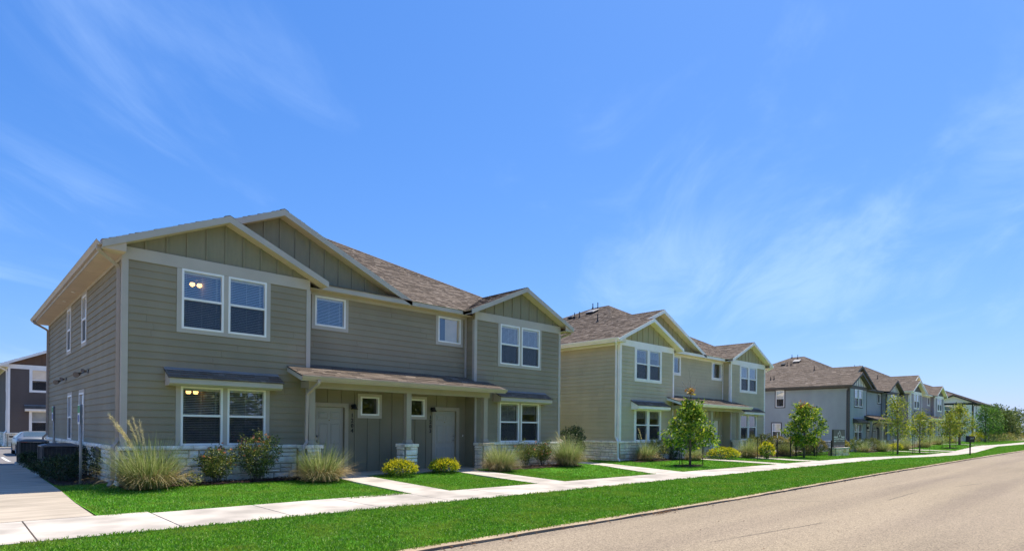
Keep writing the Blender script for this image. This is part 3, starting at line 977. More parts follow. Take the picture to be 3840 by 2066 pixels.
    MB().wbox(front(YR), X1 + .003, X2 - .003, 0, .03, 5.48, 5.575).build('frieze', TR, H)
    # side eaves with gutters
    for s, mp_ in ((0, left(0)), (1, right(HW))):
        MB().wbox(mp_, FY + .03, HB, OV - .03, OV - .005, 5.54, 5.70).build('fascia', TR, H)
        MB().wbox(mp_, FY + .02, HB, .0, OV - .03, 5.545, 5.565).build('soffit', pal['soffit_m'], H)
        # boxed end of the eave
        xa, xb = mp_(0, 0, 0)[0], mp_(0, OV - .03, 0)[0]
        MB().prism([(xa, FY + .02, 5.566), (xb, FY + .02, 5.566), (xb, FY + .02, 5.6), (xa, FY + .02, 5.78)], (0, .02, 0)).build('eave_return', pal['soffit_m'], H)
        MB().wbox(mp_, .0, DEPTH, .0, .03, 5.46, 5.545).build('frieze', TR, H)
        if s == 0:
            for q in range(4):
                MB().wbox(mp_, 2.6 + 3 * q, 2.612 + 3 * q, .03, OV - .035, 5.541, 5.5455).build('soffit_joint', pal['trim_m'], H)
        # K-style gutter
        prof = [(OV - .003, 5.715), (OV - .003, 5.615), (OV + .06, 5.612), (OV + .085, 5.66), (OV + .115, 5.70), (OV + .115, 5.722), (OV + .105, 5.722), (OV + .10, 5.70), (OV + .03, 5.64), (OV + .01, 5.715)]
        g = MB(); g.prism([mp_(FY + .01, n_, z_) for n_, z_ in prof], (0, HB - FY - .02, 0))
        gut = g.build('gutter', pal['gutter_m'], H)
        e_ = .03
        x0 = lambda n_: mp_(0, n_, 0)[0]
        for (yf, kick) in ((-.16, 1), (DEPTH - .25, 0)):
            yw = .16 if kick else DEPTH - .2
            downspout(H, [(x0(OV + .05), yf, 5.63), (x0(OV + .05), yf, 5.53), (x0(.07), yw, 5.28), (x0(.07), yw, 1.18), (x0(.07), yw - .05, 1.10),
                          (x0(.19), yw - .22 if kick else yw, .99), (x0(.19), yw - .24 if kick else yw, .2), (x0(.30), yw - .42 if kick else yw, .07)], pal['gutter_m'])
    # ---------------- windows
    for i, (a, b) in enumerate(wl_):
        t = (T if i == 0 else .114, T if i == 1 else 0)
        window(H, front(0), a, b, *U, pal, 'double', (t[0], t[1], .1, 0), bl.get('fl_up', 'full'), det == 0)
        window(H, front(0), a, b, *L, pal, 'double', (t[0], t[1], 0, .08), bl.get('fl_lo', 'full'), det == 0)
    for i, (a, b) in enumerate(wr_):
        t = (T if i == 0 else .112, T if i == 1 else 0)
        window(H, front(0), a, b, *U, pal, 'double', (t[0], t[1], .1, 0), bl.get('fr_up', 'full'), det == 0)
        window(H, front(0), a, b, *L, pal, 'double', (t[0], t[1], 0, .08), bl.get('fr_lo', 'full'), det == 0)
    for i, (a, b, c, d) in enumerate(sm): window(H, front(YR), a, b, c, d, pal, 'fixed', (.1, .1, .1, .02), bl.get('sm%d' % i, 'full'), det == 0)
    for (a, b, c, d) in pw: window(H, front(YR), a, b, c, d, pal, 'fixed', (.1, .1, .09, .09), 'none', det == 0)
    for (a, b, c, d) in windows_left: window(H, left(0), a, b, c, d, pal, 'double', (.1, .1, .1 if c > 1.2 else 0, .1), bl.get('side', 'none'), det == 0)
    for (a, b, c, d) in windows_right: window(H, right(HW), a, b, c, d, pal, 'double', (.1, .1, .1 if c > 1.2 else 0, .1), bl.get('side', 'none'), det == 0)
    # ---------------- porch
    dm = door_m or pal['door_m']
    MB().box(X1, X2, -.78, YR, -.15, .09).build('porch_floor', M_drive, H)
    door(H, front(YR), *drs[0], dm, pal['porch_trim'], False)
    door(H, front(YR), *drs[1], dm, pal['porch_trim'], True)
    pm = pal['porch_m']
    MB().wbox(front(YR), X1 + .002, X2 - .002, .001, .012, .092, 2.75).add([], [])
    def porch_piece(u0, u1, z0, z1):
        MB().wbox(front(YR), u0, u1, .0, .011, z0, z1).build('porch_panel', pm, H)
    bt = [5.01 + .4573 * k for k in range(14)]
    cuts = [(5.06 - .125, 6.01 + .125, 0, 2.24), (9.49 - .125, 10.44 + .125, 0, 2.24), (6.461, 7.335, 1.792, 2.575), (8.26, 9.13, 1.792, 2.575)]
    edges = [X1 + .004] + bt + [X2 - .004]
    for a, b in zip(edges[:-1], edges[1:]):
        segs = [(.092, 2.76, a, b)]
        for (c0, c1, d0, d1) in cuts:
            ns = []
            for (s, e, p0, p1) in segs:
                if c1 <= p0 + .005 or c0 >= p1 - .005 or d1 <= s or d0 >= e: ns.append((s, e, p0, p1)); continue
                if c0 > p0 + .02: ns.append((s, e, p0, c0))
                if c1 < p1 - .02: ns.append((s, e, c1, p1))
                p0_, p1_ = max(p0, c0), min(p1, c1)
                if d0 > s + .02: ns.append((s, d0, p0_, p1_))
                if d1 < e - .02: ns.append((d1, e, p0_, p1_))
            segs = ns
        for (s, e, p0, p1) in segs: porch_piece(p0, p1, s, e)
    for q in bt:
        segs = [(.092, 2.76)]
        for (c0, c1, d0, d1) in cuts:
            if c0 - .02 < q < c1 + .02:
                segs = [w for (s, e) in segs for w in ((s, min(e, d0)), (max(s, d1), e)) if w[1] - w[0] > .03]
        for s, e in segs: MB().wbox(front(YR), q - .024, q + .024, .011, .034, s, e).build('batten', pm, H)
    # inner cheeks of the porch recess
    MB().wbox(left(X2), .034, YR - .002, 0, .02, .092, 2.76).build('porch_cheek', pm, H)
    MB().wbox(right(X1), .034, YR - .002, 0, .02, .092, 2.76).build('porch_cheek', pm, H)
    MB().wbox(front(0), X2, X2 + .10, 0, .033, .9, 3.0).build('corner_board', pal['porch_trim'], H)
    # porch roof
    PX0, PX1, PY0 = 3.97, 11.53, -1.0
    pp = 0.318
    kp = math.sqrt(1 + pp * pp)
    def prf(u, v, n): return (u, PY0 + v - n * pp / kp, 2.90 + pp * v + n / kp)
    poly = [(PX0, 0), (PX1, 0), (PX1, -PY0 - .005), (X2 - .005, -PY0 - .005), (X2 - .005, YR - PY0 - .03), (X1 + .005, YR - PY0 - .03), (X1 + .005, -PY0 - .005), (PX0, -PY0 - .005)]
    b = MB(); n = len(poly)
    b.add([prf(u, v, 0) for u, v in poly] + [prf(u, v, -.03) for u, v in poly], [tuple(range(n)), tuple(range(n, 2 * n))[::-1]] + [(i, (i + 1) % n, n + (i + 1) % n, n + i) for i in range(n)])
    pr = b.build('porch_roof', M_deck, H)
    pa = [(PX0 - .015, -.03), (PX1 + .015, -.03), (PX1 + .015, -PY0 - .03), (PX0 - .015, -PY0 - .03)]
    pb = [(X1 + .03, -PY0 - .03), (X2 - .03, -PY0 - .03), (X2 - .03, YR - PY0 - .03), (X1 + .03, YR - PY0 - .03)]
    if det == 2:
        shingles(None, prf, pa, pp, random.Random(3), .32, individual=pr)
        fl = MB(); shingles(fl, prf, pb, pp, random.Random(4), .3); tag(fl.build('roof_shingles', M_shingle_field, pr), kind='stuff')
    else:
        fl = MB(); shingles(fl, prf, pa, pp, random.Random(3), .3); shingles(fl, prf, pb, pp, random.Random(4), .3)
        tag(fl.build('roof_shingles', M_shingle_field, pr), kind='stuff')
    # end rakes, beam, ceiling, gutter
    for s, xx in ((0, PX0), (1, PX1 - .03)):
        MB().prism([(xx, PY0 + .01, 2.90 - .01), (xx, -.002, 2.90 + pp * -PY0 - .01), (xx, -.002, 2.90 + pp * -PY0 - .15), (xx, PY0 + .01, 2.90 - .15)], (.03, 0, 0)).build('porch_rake_board', TR, H)
    MB().prism([(PX0 + .03, PY0 + .02, 2.76), (PX0 + .03, -.002, 2.90 + pp * -PY0 - .16), (PX0 + .03, -.002, 2.90 + pp * -PY0 - .14), (PX0 + .03, PY0 + .02, 2.78)], (PX1 - PX0 - .06, 0, 0)).build('porch_soffit', pal['soffit_m'], H)
    MB().box(PX0 + .012, PX1 - .012, PY0 + .001, PY0 + .026, 2.755, 2.893).build('porch_fascia', TR, H)
    MB().box(4.36, 11.14, -.58, -.40, 2.60, 2.79).build('porch_beam', pal['porch_trim'], H)
    for (a, b_) in ((4.36, 4.54), (10.96, 11.14)):
        MB().box(a + .002, b_ - .002, -.40, -.035, 2.602, 2.79).build('porch_beam', pal['porch_trim'], H)
    MB().box(X1 + .0, X2, -.40, YR - .04, 2.765, 2.785).build('porch_ceiling', pal['soffit_m'], H)
    prof = [(0, 2.895), (0, 2.80), (.055, 2.797), (.08, 2.84), (.105, 2.88), (.105, 2.90), (.095, 2.90), (.09, 2.88), (.03, 2.82), (.01, 2.895)]
    MB().prism([(PX0 - .01, PY0 - q, z_) for q, z_ in prof], (PX1 - PX0 + .02, 0, 0)).build('gutter', pal['gutter_m'], H)
    ds_x = PX0 + .34
    if gutters == 'full':
        downspout(H, [(ds_x + .12, PY0 - .05, 2.80), (ds_x + .12, PY0 - .05, 2.70), (4.30, -.62, 2.42), (4.30, -.56, 1.14), (4.30, -.60, 1.06), (4.13, -.78, .95), (4.13, -.78, .12), (4.13, -.9, .06)], pal['gutter_m'])
    # columns on stone piers
    for i, cxx in enumerate((4.49, 7.75, 11.01)):
        yc = -.43
        pier = MB().box(cxx - .215, cxx + .215, yc - .215, yc + .215, 0, .885).build('stone_pier', M_mortar, H)
        fld = None if ind else MB()
        rr = random.Random(seed * 5 + i)
        for mp_, c, lim in ((front(yc - .215), cxx, 1), (left(cxx - .215), yc, 1), (right(cxx + .215), yc, 1)):
            stone_face(pier, mp_, c - .215, c + .215, .0, .885, rr, fld, .12, .05, .06 if i == 1 else .02, .9)
        e = .275
        if fld is not None: tag(fld.build('stones', M_stone_field, pier), kind='stuff')
        cp = MB()
        for q in range(2):
            for r_ in range(2):
                MB().box(cxx - e + q * e + .003, cxx - e + (q + 1) * e - .003, yc - e + r_ * e + .003, yc - e + (r_ + 1) * e - .003, .886, .985 + rr.uniform(-.006, .004)).build('cap_stone', M_stone_warm if rr.random() < .2 else M_stone, pier, bevel=.008)
        col = MB().box(cxx - .09, cxx + .09, yc - .09, yc + .09, 1.10, 2.602).build('column', pal['porch_trim'], H)
        f = MB(); a, b_ = .12, .098
        f.add([(cxx - a, yc - a, .985), (cxx + a, yc - a, .985), (cxx + a, yc + a, .985), (cxx - a, yc + a, .985), (cxx - a, yc - a, 1.06), (cxx + a, yc - a, 1.06), (cxx + a, yc + a, 1.06), (cxx - a, yc + a, 1.06),
               (cxx - b_, yc - b_, 1.115), (cxx + b_, yc - b_, 1.115), (cxx + b_, yc + b_, 1.115), (cxx - b_, yc + b_, 1.115)],
              [(i_ + 4 * l_, (i_ + 1) % 4 + 4 * l_, (i_ + 1) % 4 + 4 * l_ + 4, i_ + 4 * l_ + 4) for l_ in range(2) for i_ in range(4)] + [(8, 9, 10, 11)])
        f.build('column_base', pal['porch_trim'], col)
    # ---------------- window awnings
    for ax0, ax1 in ((.87, 3.71), (HW - 3.71, HW - .87)):
        ap = (2.92 - 2.68) / .46; ka = math.sqrt(1 + ap * ap)
        def awf(u, v, n): return (u, -.46 + v - n * ap / ka, 2.68 + ap * v + n / ka)
        b = MB()
        q = [(-.445, 2.676), (-.445, 2.535), (-.34, 2.49), (-.002, 2.49), (-.002, 2.905)]
        b.prism([(ax0 + .03, y_, z_) for y_, z_ in q], (ax1 - ax0 - .06, 0, 0))
        aw = b.build('window_awning', TR, H)
        MB().add([awf(ax0, 0, 0), awf(ax1, 0, 0), awf(ax1, .45, 0), awf(ax0, .45, 0), awf(ax0, 0, -.02), awf(ax1, 0, -.02), awf(ax1, .45, -.02), awf(ax0, .45, -.02)],
                 [(0, 1, 2, 3), (4, 7, 6, 5), (0, 4, 5, 1), (1, 5, 6, 2), (3, 0, 4, 7)]).build('awning_deck', M_deck, aw)
        pa = [(ax0 - .01, -.02), (ax1 + .01, -.02), (ax1 - .01, .455), (ax0 + .01, .455)]
        if det == 2: shingles(None, awf, pa, ap, random.Random(int(ax0 * 10)), .26, individual=aw)
        else:
            fl = MB(); shingles(fl, awf, pa, ap, random.Random(int(ax0 * 10)), .26); tag(fl.build('roof_shingles', M_shingle_field, aw), kind='stuff')
        MB().prism([(ax0, -.001, 2.955), (ax0, -.001, 2.90), (ax0, -.11, 2.885), (ax0, -.105, 2.90), (ax0, -.03, 2.945), (ax0, -.028, 2.955)], (ax1 - ax0, 0, 0)).build('flashing', M_flash, aw)
    # ---------------- stone wainscot
    st = [(front(0), 0, X1 - .345, True), (front(0), X2 + .345, HW, True), (left(0), -.0, DEPTH, True), (right(HW), 0, DEPTH, bool(rot))]
    for i, (mp_, u0, u1, vis) in enumerate(st):
        base = MB().wbox(mp_, u0, u1, -.02, .045, -.1, .9).build('stone_wainscot', M_mortar, H)
        rr = random.Random(seed * 13 + i)
        fld = None if (ind and vis) else MB()
        if i == 2 and det >= 1:
            # the far half of the side is behind planting; keep stones as pieces on the near 6.5 m
            stone_face(base, mp_, u0, 6.5, 0.02, .885, rr, fld, .05, .07)
            f2 = MB(); stone_face(base, mp_, 6.5, u1, 0.02, .885, rr, f2, .05, .07)
            tag(f2.build('stones', M_stone_field, base), kind='stuff')
        else:
            stone_face(base, mp_, u0, u1, 0.02, .885, rr, fld, .05, .07)
        if fld is not None: tag(fld.build('stones', M_stone_field, base), kind='stuff')
        fld = None if (ind and vis) else MB()
        off = .115 if i == 2 else 0
        cap_course(base, mp_, u0 - (.1 if i < 2 else 0), u1 + (.1 if i == 1 else 0), .887, .988, rr, fld)
        if fld is not None: tag(fld.build('cap_stones', M_stone_field, base), kind='stuff')
    # ---------------- lamps, numbers
    for lx_ in (6.285, 9.345):
        lp = empty('wall_lamp', (lx_, YR - .012, 2.17)); lp.parent = H
        MB().lathe([(0, -.012), (.05, -.012), (.05, 0), (0, 0)], (0, 0, 0), 14, 'Y').build('back_plate', M_black, lp)
        MB().tube([(0, 0, 0), (0, -.06, .035), (0, -.12, .03), (0, -.14, -.005)], .014, n=8).build('arm', M_black, lp, True)
        MB().lathe([(.025, .06), (.055, .03), (.062, -.02), (.085, -.06), (.115, -.105), (.11, -.105), (.08, -.06), (.055, -.02), (0, .02)], (0, -.14, .0), 18).build('lamp_shade', M_black, lp, True)
    for nx, body in zip((6.278, 9.297), number):
        for k, ch in enumerate(body):
            text_mesh('house_number_digit', ch, .175, M_black, (nx, YR - .022, 1.865 - k * .16), (math.pi / 2, 0, 0), H, .006, offset=.003)
    MB().wbox(front(YR), 10.74, 10.765, .011, .03, 1.19, 1.26).build('doorbell', M_vinyl, H)
    # soffit spot lights and flood heads on the side
    if flood:
        MB().box(-.19, -.10, 2.15, 2.42, .62, .92).build('utility_box', mat('utility_grey', (.12, .12, .13), .6, .1), H, bevel=.01)
        MB().tube([(-.14, 2.28, .62), (-.14, 2.28, -.02)], .018, n=8).build('conduit', mat('utility_grey', (.12, .12, .13), .6, .1), H)
        for yy in (5.8, 7.7):
            MB().lathe([(0, 5.54), (.05, 5.54), (.045, 5.528), (0, 5.528)], (-.24, yy, 0), 14).build('soffit_spot', M_vinyl, H)
        for yy in (4.55, 8.95):
            fl = empty('flood_light', (-.03, yy, 3.05)); fl.parent = H
            MB().lathe([(0, 0), (.06, 0), (.06, .03), (0, .03)], (0, 0, 0), 14, 'X').build('mount', M_black, fl)
            for d, p0 in ((Vector((-.55, -.72, -.25)), Vector((-.10, .34, -.03))), (Vector((-.45, -.8, .05)), Vector((-.06, -.02, .0)))):
                d.normalize()
                big = .25 if p0.y > .1 else .15
                MB().tube([(-.02, 0, 0), p0, p0 + d * .05], .014, n=6).tube([p0 + d * .04, p0 + d * (.04 + big)], .022, .34 * big, n=14).build('lamp_head', M_lamp_grey, fl)
    # ---------------- vents on the roof
    if vents:
        for (vx, vy, hh) in ((5.28, 7.3, .55), (5.33, 6.95, .55), (7.19, 7.02, .6), (7.6, 7.75, .5), (3.5, 4.1, .6), (1.56, 7.35, .5), (1.6, 7.05, .5)):
            z0 = rz_plane(vx)
            vp = MB().tube([(vx, vy, z0 - .05), (vx, vy, z0 + hh * .72)], .028, n=8).build('vent_pipe', M_black, H)
            MB().lathe([(.11, -.03), (.05, .06), (.045, .12)], (vx, vy, z0), 10).build('pipe_boot', M_black, vp, True)
        for (vx, vy, sz) in ((5.6, 7.8, .2), (6.3, 6.75, .34)):
            z0 = rz_plane(vx)
            bx_ = empty('box_vent', (vx, vy, z0)); bx_.parent = H; bx_.rotation_euler = (0, -math.atan(PITCH), 0)
            MB().box(-sz * .8, sz * .8, -sz * .8, sz * .8, -.02, .10).build('vent_throat', M_black, bx_)
            MB().box(-sz, sz, -sz, sz, .11, .15).build('vent_hood', M_flash if sz > .3 else M_black, bx_, bevel=.02)
    return H

def palette(key, body, trim, gable, soffit, porch=None, porch_trim=None, gutter=None, door_c=None, batten=None):
    bm = mat(key + '_siding', body, .75, .085, .8, 7, .22, 40, rand=.04, stretch=(1, 1, .6))
    P = dict(body_m=bm, trim_m=mat(key + '_trim', trim, .7, .05, 1.5, 4, .1, 60),
             gable_m=mat(key + '_gable', gable, .78, .05, 2, 5, .3, 35, stretch=(5, 1, 1)),
             soffit_m=mat(key + '_soffit', soffit, .75, .04, 1.5))
    P['porch_m'] = mat(key + '_porch', porch, .75, .06, 1.4, 5, .25, 40, rand=.03) if porch else P['gable_m']
    P['porch_trim'] = mat(key + '_porch_trim', porch_trim, .7, .05, 1.5) if porch_trim else P['trim_m']
    P['gutter_m'] = mat(key + '_gutter', gutter, .4, .04, 1.5, spec=.5) if gutter else P['trim_m']
    P['door_m'] = mat(key + '_door', door_c or (.3, .3, .29), .5, .04, 1.5, spec=.4)
    if batten: P['batten_m'] = mat(key + '_batten', batten, .75, .05)
    return P

PAL_SAGE = palette('sage', (0.308, 0.256, 0.168), (0.515, 0.455, 0.378), (0.272, 0.243, 0.158), (0.60, 0.475, 0.345), porch=(0.25, 0.217, 0.142),
                   porch_trim=(0.40, 0.345, 0.26), gutter=(0.46, 0.36, 0.285), door_c=(0.40, 0.375, 0.31))
PAL_OLIVE = palette('olive', (0.545, 0.465, 0.295), (0.95, 0.89, 0.80), (0.44, 0.375, 0.205), (0.92, 0.79, 0.58), porch=(0.47, 0.40, 0.26),
                    porch_trim=(0.48, 0.43, 0.30), gutter=(0.95, 0.89, 0.80), door_c=(0.92, 0.86, 0.78))
PAL_BLUE = palette('blue_grey', (0.335, 0.362, 0.352), (0.105, 0.09, 0.085), (0.84, 0.75, 0.67), (0.11, 0.095, 0.085), porch=(0.46, 0.40, 0.36),
                   porch_trim=(0.60, 0.54, 0.48), gutter=(0.06, 0.053, 0.05), door_c=(0.10, 0.09, 0.09), batten=(0.16, 0.14, 0.13))
PAL_SLATE = palette('slate', (0.37, 0.315, 0.315), (0.95, 0.89, 0.80), (0.20, 0.17, 0.14), (0.92, 0.79, 0.58), porch=(0.22, 0.2, 0.18),
                    porch_trim=(0.76, 0.68, 0.58), gutter=(0.95, 0.89, 0.80), door_c=(0.25, 0.23, 0.22))
PAL_WHITE = palette('white', (0.95, 0.86, 0.80), (0.035, 0.03, 0.028), (0.97, 0.78, 0.74), (0.06, 0.05, 0.042), porch=(0.75, 0.7, 0.65),
                    porch_trim=(0.75, 0.7, 0.65), gutter=(0.05, 0.04, 0.036), door_c=(0.1, 0.1, 0.1))
PAL_BROWN = palette('brown', (0.135, 0.103, 0.085), (0.95, 0.89, 0.80), (0.15, 0.09, 0.058), (0.86, 0.76, 0.62), porch=(0.14, 0.1, 0.08),
                    porch_trim=(0.55, 0.5, 0.45), gutter=(0.95, 0.89, 0.80))

side_w = ((4.92, 5.68, 3.97, 5.38), (7.95, 8.73, 3.97, 5.38), (5.22, 6.04, .993, 2.47), (7.6, 8.41, .993, 2.47))
build_house('townhouse', (0, 0, 0), 0, PAL_SAGE, 'sage green two-storey duplex with taupe trim, nearest house, numbered 1204 and 1203', 2, ('1204', '1203'), 1,
            windows_left=side_w, flood=True, blinds={'side': 'none', 'sm1': 'beige_shade', 'fr_lo': ('full', 'third')})
build_house('townhouse', (19.655, -.03, -.018), 0, PAL_OLIVE, 'light olive two-storey duplex with white trim, second house from the left along the street', 1, (), 2,
            blinds={'fl_up': 'third', 'fl_lo': 'third', 'fr_lo': 'none', 'sm1': 'half_curtain', 'sm0': 'third'})
build_house('townhouse', (52.65, .32, -.238), 0, PAL_BLUE, 'blue-grey two-storey duplex with charcoal trim behind the community sign', 0, (), 3,
            windows_left=((5.42, 6.18, 3.97, 5.5), (5.72, 6.5, .993, 2.47)), blinds={'side': 'shade', 'fl_up': 'full', 'sm1': 'half_curtain', 'fl_lo': 'none'})
build_house('townhouse', (71.81, .19, .22), 0, PAL_SLATE, 'slate grey two-storey duplex with white trim beyond the blue-grey duplex', 0, (), 4, blinds={'fl_lo': 'none', 'sm1': 'none'})
build_house('townhouse', (104.3, 15.4, .14), -math.pi / 2, PAL_WHITE, 'white two-storey duplex with black trim at the far end of the row', 0, (), 5,
            windows_right=((2.4, 3.2, 3.9, 5.3), (6.5, 7.3, 3.9, 5.3), (2.4, 3.2, .993, 2.47), (6.5, 7.3, .993, 2.47)))
build_house('townhouse', (.1, 37.45, -.10), 0, PAL_BROWN, 'dark brown two-storey duplex with white trim across the car park at far left', 0, (), 6,
            windows_left=((.9, 1.7, 3.97, 5.38), (.9, 1.7, .993, 2.47)), blinds={'fl_up': 'shade', 'fl_lo': 'shade'})
# glowing ceiling fittings seen through the two left windows of the near house
M_bulb = emitmat('lit_bulb', (1.0, .55, .16), 2.2)
for z0, lab, xx in ((5.36, 'lit ceiling lamp behind the upper left window of the sage duplex', 1.85), (2.46, 'lit ceiling lamp behind the lower left window of the sage duplex', 1.78)):
    c = empty('ceiling_lamp', (xx, .95, z0), 0, lab, 'lamp', 'lit ceiling lamps in the near house')
    MB().lathe([(0, .12), (.05, .12), (.05, .06), (.015, .05), (.015, -.02), (0, -.02)], (0, 0, 0), 12).build('stem', M_nickel, c)
    for s in (-1, 1):
        MB().lathe([(0, -.12), (.05, -.10), (.07, -.06), (.055, -.02), (0, 0)], (.09 * s, 0, 0), 12).build('glass_shade', M_bulb, c, True)

# ------------------------------------------------------------------ paths and beds
for hx in (0.0, 19.655, 52.65, 71.81):
    path([(hx + 5.05, -.785), (hx + 6.05, -.785), (hx + 5.70, -5.345), (hx + 4.62, -5.345)])
    path([(hx + 9.35, -.785), (hx + 10.35, -.785), (hx + 9.85, -5.345), (hx + 8.72, -5.345)])
path([(16.75, .4), (17.6, .4), (17.45, -1.3), (16.25, -5.345), (14.5, -5.345), (16.3, -1.9)])
M_chip = mat('mulch_chip', (0.10, 0.055, 0.035), .95, .4, 5, island=.5)
def bed(pts, n, name='mulch_bed'):
    c = np.mean(np.array(pts), axis=0)
    V = [(c[0], c[1], zg(*c) + .035)] + [(px, py, zg(px, py) + .012) for px, py in pts]
    k = len(pts)
    o = MB().add(V, [(0, 1 + i, 1 + (i + 1) % k) for i in range(k)]).build(name, M_mulch)
    tag(o, kind='structure')
    P = np.array(pts)
    mb = MB(); cnt = 0
    lo, hi = P.min(0), P.max(0)
    while cnt < n:
        q = RNG.uniform(lo, hi); inside = False; j = k - 1
        for i in range(k):
            if (P[i][1] > q[1]) != (P[j][1] > q[1]) and q[0] < (P[j][0] - P[i][0]) * (q[1] - P[i][1]) / (P[j][1] - P[i][1]) + P[i][0]: inside = not inside
            j = i
        if not inside: cnt += 0.2; continue
        cnt += 1
        a = RNG.uniform(0, math.pi); d = np.array([math.cos(a), math.sin(a), RNG.uniform(-.3, .3)]) * RNG.uniform(.02, .05)
        e = np.array([-math.sin(a), math.cos(a), RNG.uniform(-.4, .4)]) * .010
        p = np.array([q[0], q[1], zg(*q) + RNG.uniform(.02, .055)])
        mb.add([p - d - e, p + d - e, p + d + e, p - d + e], [(0, 1, 2, 3)])
    ch = mb.build('mulch_chips', M_chip, o); tag(ch, kind='stuff')
    return o
def wavy(x0, x1, yb, yf, seed):
    r = random.Random(seed); n = max(4, int((x1 - x0) / .5))
    return [(x0, yb)] + [(x0 + (x1 - x0) * i / n, yf + r.uniform(-.08, .08)) for i in range(n + 1)] + [(x1, yb)]
bed(wavy(-.1, 4.9, -.1, -1.0, 1), 1500)
bed(wavy(11.1, 15.6, -.1, -1.35, 2), 1300)
bed(wavy(-1.15, -.08, 7.5, .75, 3), 300)
bed(wavy(19.6, 24.2, -.1, -1.2, 4), 700)
bed(wavy(30.5, 38.0, -.6, -2.3, 5), 700)
bed(wavy(50.8, 57.5, .2, -1.5, 6), 400)
bed(wavy(63.5, 74.0, .2, -1.5, 7), 300)

# ------------------------------------------------------------------ grass blades
G1, G2, G3 = srgb(46, 108, 12), srgb(78, 148, 26), srgb(120, 176, 60)
M_grass = leafmat('grass_blade', [(0, (.055, .145, .005)), (.3, (.105, .26, .009)), (.7, (.185, .39, .02)), (.92, (.33, .53, .065)), (1, (.64, .72, .28))], .5, .35)
_n, _l = M_grass.node_tree.nodes, M_grass.node_tree.links
_t = _n.new('ShaderNodeTexCoord'); _q = _n.new('ShaderNodeTexNoise'); _q.inputs['Scale'].default_value = .9; _q.inputs['Detail'].default_value = 6
_l.new(_t.outputs['Object'], _q.inputs['Vector'])
_m = _n.new('ShaderNodeMapRange'); _m.inputs[1].default_value = .5; _m.inputs[2].default_value = .78; _m.inputs[4].default_value = .75
_l.new(_q.outputs[0], _m.inputs[0])
_x = _n.new('ShaderNodeMix'); _x.data_type = 'RGBA'; _x.inputs[7].default_value = (.36, .40, .05, 1)
_ramp = [q for q in _n if q.type == 'VALTORGB'][0]
_l.new(_m.outputs[0], _x.inputs[0]); _l.new(_ramp.outputs[0], _x.inputs[6])
for q in _n:
    if q.type == 'BSDF_PRINCIPLED': _l.new(_x.outputs[2], q.inputs['Base Color'])
    if q.type == 'BSDF_TRANSLUCENT': _l.new(_x.outputs[2], q.inputs['Color'])
def grass_patch(name, polys_test, x0, x1, y0, y1, n, hmin, hmax, wd, parent=None):
    X = RNG.uniform(x0, x1, n); Y = RNG.uniform(y0, y1, n)
    keep = polys_test(X, Y); X, Y = X[keep], Y[keep]
    n = len(X)
    zs_ = np.interp(X, ZSX, ZSZ); zk_ = np.interp(X, ZKX, ZKZ)
    t = np.clip((-7.0 - Y) / 3.45, 0, 1)
    Z = zs_ + (zk_ - zs_) * t + np.where(Y > -2.5, .05 * np.clip((Y + 2.5) / 1.5, 0, 1), 0) - .015
    # gentle tussocks
    tus = .5 + .5 * np.sin(X * 7.1 + 2 * np.sin(Y * 5.3)) * np.sin(Y * 8.3 + 1.7 * np.sin(X * 3.9))
    h = RNG.uniform(hmin, hmax, n) * (.75 + .5 * tus)
    a = RNG.uniform(0, 2 * np.pi, n); lean = RNG.uniform(.1, .9, n) * h
    b = a + RNG.uniform(-.8, .8, n) + np.pi / 2
    w = wd * RNG.uniform(.7, 1.4, n)
    V = np.empty((n, 4, 3))
    dx, dy = np.cos(b) * w / 2, np.sin(b) * w / 2
    V[:, 0] = np.stack([X - dx, Y - dy, Z], 1); V[:, 1] = np.stack([X + dx, Y + dy, Z], 1)
    lx_, ly_ = np.cos(a) * lean, np.sin(a) * lean
    V[:, 2] = np.stack([X + lx_ * .45 + dx * .8, Y + ly_ * .45 + dy * .8, Z + h * .7], 1)
    V[:, 3] = np.stack([X + lx_, Y + ly_, Z + h * .95], 1)
    F = np.arange(n * 4).reshape(n, 4)[:, [0, 1, 2, 3]]
    return np_mesh(name, V.reshape(-1, 3), F, M_grass, parent)

def in_quad(X, Y, q):
    r = np.ones(len(X), bool); n = len(q)
    s = 0
    for i in range(n):
        s += q[i][0] * q[(i + 1) % n][1] - q[(i + 1) % n][0] * q[i][1]
    sg = 1 if s > 0 else -1
    for i in range(n):
        (ax, ay), (bx, by) = q[i], q[(i + 1) % n]
        r &= sg * ((bx - ax) * (Y - ay) - (by - ay) * (X - ax)) > -.0
    return r
PATHS = []
for hx in (0.0, 19.655, 52.65, 71.81):
    PATHS += [[(hx + 5.05, -.7), (hx + 6.05, -.7), (hx + 5.70, -5.4), (hx + 4.62, -5.4)], [(hx + 9.35, -.7), (hx + 10.35, -.7), (hx + 9.85, -5.4), (hx + 8.72, -5.4)]]
PATHS += [[(16.75, .4), (17.6, .4), (17.45, -1.3), (16.3, -1.9)], [(16.3, -1.9), (17.45, -1.3), (16.25, -5.4), (14.5, -5.4)]]
BEDS = [(-.1, 4.9, -1.0), (11.1, 15.6, -1.35), (19.6, 24.2, -1.2), (30.5, 38, -2.3), (50.8, 57.5, -1.5), (63.5, 74, -1.5)]
